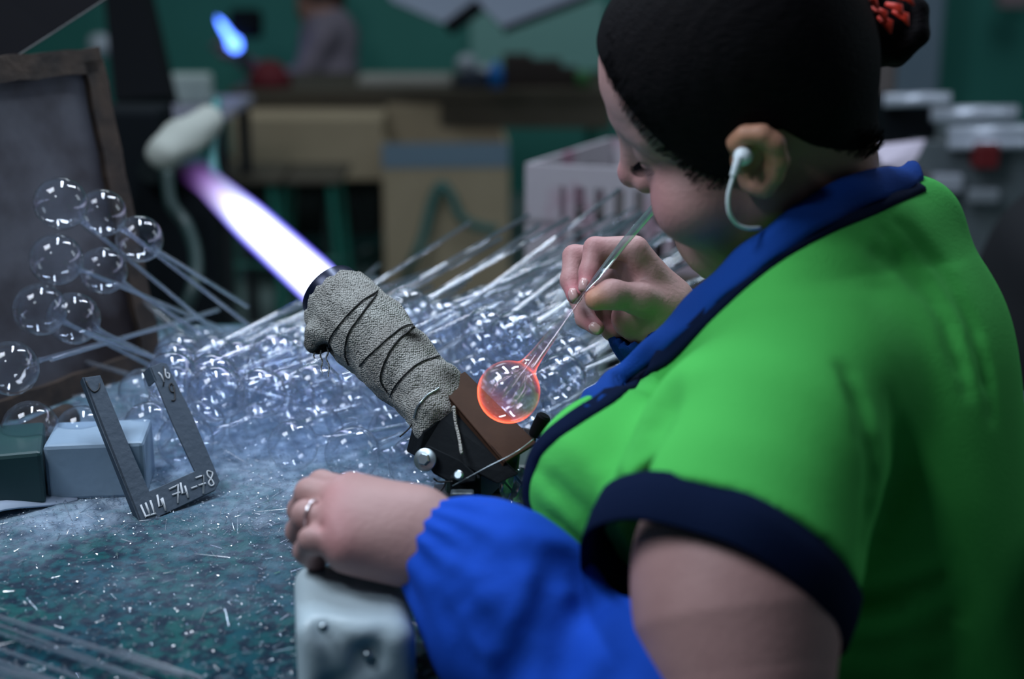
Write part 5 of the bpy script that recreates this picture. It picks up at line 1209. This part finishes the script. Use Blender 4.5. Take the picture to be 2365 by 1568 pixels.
# steel stools under the far bench
for px_, d, lab in ((705, 4.7, 'green tubular stool under the far bench, left of the tall carton'), (565, 4.6, 'green tubular stool under the left end of the far bench')):
    t = thing('stool', V((at(px_, 500, d).x, at(px_, 500, d).y, 0)), lab, 'stool'); c = at(px_, 425, d)
    for sx in (-1, 1):
        for sy in (0, 1):
            mb = MB(); mb.tube([(c.x+sx*0.11, c.y+sy*0.28, 0.0), (c.x+sx*0.08, c.y+sy*0.24+0.02, c.z)], 0.013, n=8); mb.build('leg', M['steel_green'], t)
    mb = MB(); mb.box((c.x, c.y+0.14, c.z+0.012), (0.24, 0.32, 0.025), bev=0.01); mb.build('seat', M['wood'], t)
    mb = MB(); mb.tube([(c.x-0.1, c.y, c.z*0.45), (c.x+0.1, c.y, c.z*0.45)], 0.009, n=8); mb.build('stretcher', M['steel_green'], t)
# plain dark block closing the space under the far bench
tag(blk('cabinet', 700, 455, 5.3, 0.56, 0.4, 0.3, mat('dark_block', (0.006, 0.012, 0.010), 0.8)), 'plain dark block closing the space under the far bench', 'cabinet')

# stained plastic crate on a stand
M['crate'] = mat('dirty_pale_plastic', (0.36, 0.33, 0.36), 0.55, noise=(9, (0.26, 0.055, 0.12), 0.16), bump=0.2, bscale=60)
nt = M['crate'].node_tree; cr = [n for n in nt.nodes if n.type == 'VALTORGB'][0].color_ramp; cr.elements[0].position = 0.50; cr.elements[1].position = 0.74
ck = thing('crate', at(1222, 610, 2.55), 'pale plastic crate with slotted sides and crimson stains behind her hand', 'crate')
c0 = at(1224, 612, 2.55); CXv = V((0.95, -0.30, 0)).normalized(); CYv = V((0.46, 0.89, 0)).normalized(); wC, dC = 0.50, 0.36; hC = (at(1224, 368, 2.55) - c0).z
def cbox(u0, u1, v0, v1, z0, z1, name='slat', face='f', lab=None):
    mb = MB(); th = 0.010
    if face == 'f': o3, A_, B_ = c0, CXv, CYv
    elif face == 'l': o3, A_, B_ = c0, CYv, CXv
    elif face == 'b': o3, A_, B_ = c0 + CYv*dC, CXv, CYv
    else: o3, A_, B_ = c0 + CXv*wC, CYv, CXv
    Nn = V((0, 0, 1)).cross(A_).normalized()
    P = [o3 + A_*u0 + V((0, 0, z0)), o3 + A_*u1 + V((0, 0, z0)), o3 + A_*u1 + V((0, 0, z1)), o3 + A_*u0 + V((0, 0, z1))]
    mb.prism(P, Nn*(th if v1 == 0 else v1)); o = mb.build(name, M['crate'], ck)
    if lab: tag(o, lab)
tag(MB().box(c0 + CXv*wC*0.52 + CYv*dC*0.5 + V((0, 0, 0.008 + hC*0.24)), (wC*0.86, dC*0.8, hC*0.46), CXv, CYv, bev=0.01).build('slot_filler', mat('dark_filler', (0.025, 0.02, 0.02), 0.8)), 'dark block added inside the stained crate to darken its slots', 'box')  # dark block added so the gaps between slats read dark
for face, L in (('f', wC), ('l', dC), ('b', wC), ('r', dC)):
    cbox(0, L, 0, 0, hC*0.80, hC, 'rim_band', face); cbox(0, L, 0, 0, 0, hC*0.07, 'bottom_band', face)
    cbox(0, L, 0, 0, hC*0.40, hC*0.46, 'middle_band', face)
    cbox(0, 0.055, 0, 0, hC*0.07, hC*0.8, 'corner_panel', face); cbox(L-0.055, L, 0, 0, hC*0.07, hC*0.8, 'corner_panel', face)
    n = int((L-0.11)/0.033)
    for k in range(n):
        u = 0.055 + (L-0.11)*(k+0.5)/n
        if face in 'f': cbox(u-0.0085, u+0.0085, 0, 0, hC*0.07, hC*0.8, 'slat', face)
        elif k % 2 == 0: cbox(u-0.014, u+0.014, 0, 0, hC*0.07, hC*0.8, 'slat', face)
mb = MB(); mb.prism([c0, c0+CXv*wC, c0+CXv*wC+CYv*dC, c0+CYv*dC], V((0, 0, 0.006))); mb.build('base', M['crate'], ck)
sd = thing('stand', V((c0.x+0.2, c0.y+0.1, 0)), 'dark low stand carrying the stained crate', 'stand')
mb = MB(); mb.prism([c0-CXv*0.02-CYv*0.02-V((0, 0, 0.002)), c0+CXv*(wC+0.02)-CYv*0.02-V((0, 0, 0.002)), c0+CXv*(wC+0.02)+CYv*(dC+0.02)-V((0, 0, 0.002)), c0-CXv*0.02+CYv*(dC+0.02)-V((0, 0, 0.002))], V((0, 0, -0.025))); mb.build('stand_top', M['wood'], sd)
for u in (0.02, wC-0.02):
    for v_ in (0.02, dC-0.02):
        p = c0+CXv*u+CYv*v_; mb = MB(); mb.box((p.x, p.y, (c0.z-0.026)/2), (0.035, 0.035, c0.z-0.03)); mb.build('leg', M['dark_steel'], sd)

# right rear: machine with pale tubes
mc = thing('tube_machine', V((at(2230, 500, 3.3).x, at(2230, 500, 3.3).y, 0)), 'grey glass-working machine with pale horizontal tubes at the right rear', 'machine')
M['machine'] = mat('dark_grey_enamel', (0.07, 0.09, 0.10), 0.45, noise=(6, (0.11, 0.13, 0.14), 0.3)); M['pale_tube'] = mat('pale_metal_tube', (0.50, 0.54, 0.62), 0.35, 0.3)
blk('body', 2270, 440, 3.45, 0.36, 0.35, 0.24, M['machine'], parent=mc, base=0.02)
for a, b_, r_, lab in (((2040, 232), (2196, 228), 0.016, None), ((2150, 264), (2350, 262), 0.020, None), ((2190, 308), (2420, 300), 0.017, None), ((2190, 334), (2420, 330), 0.013, None)):
    mb = MB(); mb.tube([at(*a, 3.4), at(*b_, 3.36)], r_, n=14); mb.build('roller_tube', M['pale_tube'], mc, smooth=True)
blk('end_block', 2100, 330, 3.45, 0.13, 0.2, 0.20, M['black_steel'], parent=mc, base=0.02)
tag(blk('switch_box', 2282, 362, 3.36, 0.058, 0.05, 0.062, mat('dark_red_plastic', (0.10, 0.004, 0.006), 0.5), parent=mc), 'dark red switch box')
tag(blk('label_plate', 2190, 425, 3.40, 0.075, 0.03, 0.045, mat('grey_plate', (0.26, 0.28, 0.32), 0.5), parent=mc), 'grey plate')
tag(blk('lower_plate', 2275, 455, 3.40, 0.075, 0.03, 0.035, mat('grey_plate', (0.16, 0.18, 0.2), 0.5), parent=mc), 'grey plate')
mb = MB(); mb.prism([at(2015, 335, 2.6), at(2138, 322, 2.7), at(2120, 360, 2.62), at(2090, 395, 2.55), at(2040, 380, 2.5)], V((0, 0.004, -0.006))); tag(mb.build('paper_sheet', mat('lilac_white_paper', (0.45, 0.40, 0.48), 0.8)), 'pale paper sheet just behind her collar', 'paper')
p = at(2080, 370, 2.62); tag(MB().box((p.x, p.y+0.10, (p.z-0.02)/2), (0.14, 0.16, p.z-0.04), bev=0.01).build('small_cabinet', mat('brown_grey_cabinet', (0.05, 0.042, 0.045), 0.7)), 'brown-grey cabinet under the paper sheet', 'cabinet')
p = at(2040, 215, 3.6); tag(MB().box((p.x, p.y+0.1, p.z/2+0.09), (0.09, 0.12, p.z+0.18), bev=0.015).build('post', mat('brown_grey_post', (0.10, 0.085, 0.08), 0.7)), 'brown-grey post right behind her hair', 'post')
tag(blk('wall_box', 2345, -8, 6.7, 0.14, 0.08, 0.10, mat('pale_pink_box', (0.35, 0.25, 0.27), 0.6)), 'pale pinkish box on the wall at the top right corner', 'box')

# ------------------------------------------------------------------ other workers
M['skin2'] = mat('brown_skin', (0.30, 0.155, 0.12), 0.6); M['hair2'] = mat('auburn_hair', (0.035, 0.012, 0.009), 0.6, bump=0.6, bscale=120, stretch=(6, 6, 1))  # one even skin tone shared by the two other workers
w2 = thing('person', V((at(735, 300, 6.35).x, at(735, 300, 6.35).y, 0)), 'second worker in a grey-lilac top bent over a small blue flame', 'person')
DD = 6.35; F2 = cdir(-0.97, -0.2, 0.1)
f2 = Field(*fbox([at(480, -150, DD), at(860, 420, DD)], 0.28), 0.009)
hc = at(738, 2, DD)
f2.ell(hc, [0.095, 0.078, 0.105], [tuple(cdir(-0.9, -0.4, 0)), tuple(cdir(0, 0, 1)), tuple(cdir(-0.4, 0.9, 0))], 0.0)
f2.ell(hc + cdir(-0.75, -0.65, 0)*0.05, [0.062, 0.056, 0.072], [tuple(cdir(-0.9, -0.4, 0)), tuple(cdir(0, 0, 1)), tuple(cdir(-0.4, 0.9, 0))], 0.02)
f2.cone(hc + cdir(-1, -0.55, 0)*0.098, hc + cdir(-1, -0.75, 0)*0.110, 0.010, 0.013, 0.01)
f2.cone(hc, at(760, 60, DD), 0.055, 0.06, 0.03); f2.cone(at(760, 80, DD), at(740, 330, DD), 0.12, 0.14, 0.04)
for s_, dz in ((-1, -0.14), (1, 0.16)):
    f2.chain([at(750, 80, DD+dz), at(690, 190, DD+dz), at(575, 150, DD+dz*0.5), at(545, 125, DD+dz*0.35)], [0.055, 0.042, 0.030, 0.026], 0.03)
    hb = at(545, 125, DD+dz*0.35)
    f2.cone(hb, hb + cdir(-0.6, 0.5, 0)*0.05, 0.026, 0.024, 0.01)
    for k in range(4): f2.chain([hb + cdir(-0.6, 0.5, 0)*0.05 + cdir(0, 0, 1)*(k-1.5)*0.018, hb + cdir(-0.8, 0.6, 0)*0.085 + cdir(0, 0, 1)*(k-1.5)*0.018, hb + cdir(-0.75, 0.2, 0)*0.105 + cdir(0, 0, 1)*(k-1.5)*0.016], [0.0105, 0.0095, 0.0085], 0.003)
    f2.chain([hb, hb + cdir(-0.4, -0.2, -s_*0.6)*0.05, hb + cdir(-0.9, 0.0, -s_*0.4)*0.08], [0.013, 0.012, 0.010], 0.006)
vs, q = f2.mesh(); mk('body', vs, q, M['skin2'], w2)
h2 = Field(*fbox([hc], 0.16), 0.007); h2.ell(hc + cdir(0.35, 0.5, 0)*0.02, [0.105, 0.090, 0.112], [tuple(cdir(-0.9, -0.4, 0)), tuple(cdir(0, 0, 1)), tuple(cdir(-0.4, 0.9, 0))], 0.0); h2.ell(hc + cdir(-0.75, -0.65, 0)*0.075, [0.075]*3, None, 0.01, 'sub')
vs, q = h2.mesh(); mk('hair', vs, q, M['hair2'], w2)
s2 = Field(*fbox([at(620, 20, DD), at(880, 420, DD)], 0.26), 0.009)
s2.cone(at(762, 85, DD), at(742, 330, DD), 0.132, 0.155, 0.0)
for dz in (-0.14, 0.16): s2.chain([at(752, 78, DD+dz), at(692, 188, DD+dz), at(650, 178, DD+dz*0.8)], [0.068, 0.056, 0.046], 0.03)
s2.wave(lambda X, Y, Z: 0.004*np.sin(30*X+25*Z)*np.sin(28*Z-20*Y)); vs, q = s2.mesh(); tag(mk('top', vs, q, mat('grey_lilac_cotton', (0.20, 0.17, 0.21), 0.85), w2), 'grey-lilac work top')
p = onb2(612, 0.12); mb = MB(); mb.lathe((p.x, p.y, p.z), (0, 0, 1), [(0, 0), (0, 0.085), (0.03, 0.082), (0.085, 0.050), (0.10, 0.02), (0.10, 0)], 20); tag(mb.build('red_bag', mat('dark_red_cloth', (0.11, 0.004, 0.010), 0.8), smooth=True), 'dark red bag in front of the second worker', 'bag')
# her small torch flame
f3 = bpy.data.materials.new('blue_flame'); f3.use_nodes = True; n3 = f3.node_tree; n3.nodes.clear(); o3 = n3.nodes.new('ShaderNodeOutputMaterial'); e3 = n3.nodes.new('ShaderNodeEmission'); e3.inputs[0].default_value = (0.08, 0.20, 1.0, 1); e3.inputs[1].default_value = 7; n3.links.new(e3.outputs[0], o3.inputs[0])
f0, f1 = at(552, 118, 6.1), at(500, 38, 6.1); L_ = (f1-f0).length
mb = MB(); mb.lathe(f0, f1-f0, [(0, 0), (0.01, 0.020), (L_*0.22, 0.032), (L_*0.4, 0.018), (L_*0.8, 0.012), (L_, 0.0)], 20); tag(mb.build('flame', f3, smooth=True), 'small bright blue torch flame of the second worker', 'flame')
mb = MB(); mb.tube([f0 + (f0-f1)*0.02, f0 + (f0-f1)*0.5], 0.022, n=12, r2=0.016); o = mb.build('torch', M['dark_steel'], smooth=True); tag(o, 'dark hand torch of the second worker', 'torch')
mb = MB(); mb.box(at(568, 55, 6.15), (0.14, 0.08, 0.12), RT, FW, UP, bev=0.02); tag(mb.build('dark_holder', M['black_steel']), 'dark holder beside the small blue flame', 'holder')
# third worker at the right edge
w3 = thing('person', V((at(2460, 1000, 2.3).x, at(2460, 1000, 2.3).y, 0)), 'third worker in a black jacket cut off by the right edge', 'person')
D3 = 2.35; f3_ = Field(*fbox([at(2200, 100, D3), at(2800, 1200, D3)], 0.16), 0.008)
hc3 = at(2560, 250, D3)
HR3 = [tuple(cdir(-0.9, -0.3, -0.3)), tuple(cdir(0.3, 0, -1)), tuple(cdir(-0.3, 0.95, 0))]
f3_.ell(hc3, [0.095, 0.078, 0.11], HR3, 0.0); f3_.ell(hc3 + cdir(-0.7, -0.7, -0.2)*0.05, [0.06, 0.055, 0.07], HR3, 0.02); f3_.cone(hc3 + cdir(-1, -0.4, -0.3)*0.098, hc3 + cdir(-1, -0.6, -0.3)*0.112, 0.01, 0.013, 0.01)
f3_.cone(hc3, at(2540, 430, D3), 0.055, 0.06, 0.03); f3_.cone(at(2530, 560, D3), at(2520, 1100, D3), 0.13, 0.15, 0.05)
f3_.chain([at(2480, 500, D3+0.12), at(2500, 420, D3+0.35), at(2385, 230, D3+0.4)], [0.05, 0.04, 0.028], 0.03)
hb = at(2385, 230, D3+0.4); f3_.cone(hb, hb + cdir(-0.8, 0.5, 0)*0.05, 0.027, 0.025, 0.01)
for k in range(4): f3_.chain([hb + cdir(-0.8, 0.5, 0)*0.05 + cdir(0.4, 0.7, 0.3)*(k-1.5)*0.018, hb + cdir(-0.9, 0.2, 0)*0.09 + cdir(0.4, 0.7, 0.3)*(k-1.5)*0.018, hb + cdir(-0.8, -0.3, 0)*0.11 + cdir(0.4, 0.7, 0.3)*(k-1.5)*0.016], [0.0105, 0.0095, 0.0085], 0.003)
f3_.chain([hb, hb + cdir(-0.5, -0.5, 0.3)*0.055, hb + cdir(-0.9, -0.5, 0.3)*0.09], [0.014, 0.012, 0.010], 0.006)
vs, q = f3_.mesh(); mk('body', vs, q, M['skin2'], w3)
h3 = Field(*fbox([hc3], 0.16), 0.008); h3.ell(hc3 + cdir(0.35, 0.5, 0)*0.02, [0.105, 0.09, 0.118], HR3, 0.0); h3.ell(hc3 + cdir(-0.75, -0.65, -0.1)*0.075, [0.075]*3, None, 0.01, 'sub'); vs, q = h3.mesh(); mk('hair', vs, q, M['hair'], w3)
s3 = Field(*fbox([at(2150, 350, D3), at(2800, 1250, D3)], 0.16), 0.008)
s3.ell(at(2490, 800, D3), [0.17, 0.17, 0.28], None, 0.0); s3.ell(at(2400, 620, D3), [0.085, 0.10, 0.10], None, 0.05); s3.cone(at(2520, 520, D3), at(2520, 1150, D3), 0.10, 0.17, 0.05)
s3.chain([at(2490, 500, D3+0.12), at(2500, 420, D3+0.35), at(2430, 300, D3+0.39)], [0.07, 0.055, 0.042], 0.03)
s3.wave(lambda X, Y, Z: 0.005*np.sin(22*X+18*Z)*np.sin(20*Z-16*Y)); vs, q = s3.mesh(); tag(mk('jacket', vs, q, mat('black_jacket', (0.006, 0.007, 0.009), 0.8, spec=0.2), w3), 'black jacket')
# chair the glass blower sits on
ch = thing('chair', V((at(2120, 1600, 1.28).x, at(2120, 1600, 1.28).y, 0)), 'dark blue padded chair behind the glass blower', 'chair')
cxp = at(2395, 1600, 1.26); M['chair'] = mat('dark_blue_vinyl', (0.006, 0.014, 0.05), 0.5)
mb = MB(); mb.box((cxp.x+0.01, cxp.y, 0.70), (0.05, 0.40, 0.30), bev=0.02); mb.build('backrest', M['chair'], ch, smooth=True)
mb = MB(); mb.box((cxp.x-0.21, cxp.y, 0.44), (0.42, 0.42, 0.06), bev=0.025); mb.build('seat', M['chair'], ch, smooth=True)
for x in (-0.38, 0.0):
    for y in (-0.18, 0.18):
        mb = MB(); mb.tube([(cxp.x+x, cxp.y+y, 0.0), (cxp.x+x, cxp.y+y, 0.42)], 0.012, n=10); mb.build('leg', M['dark_steel'], ch)
for y in (-0.15, 0.15):
    mb = MB(); mb.tube([(cxp.x+0.01, cxp.y+y, 0.42), (cxp.x+0.02, cxp.y+y, 0.60)], 0.012, n=10); mb.build('back_post', M['dark_steel'], ch)
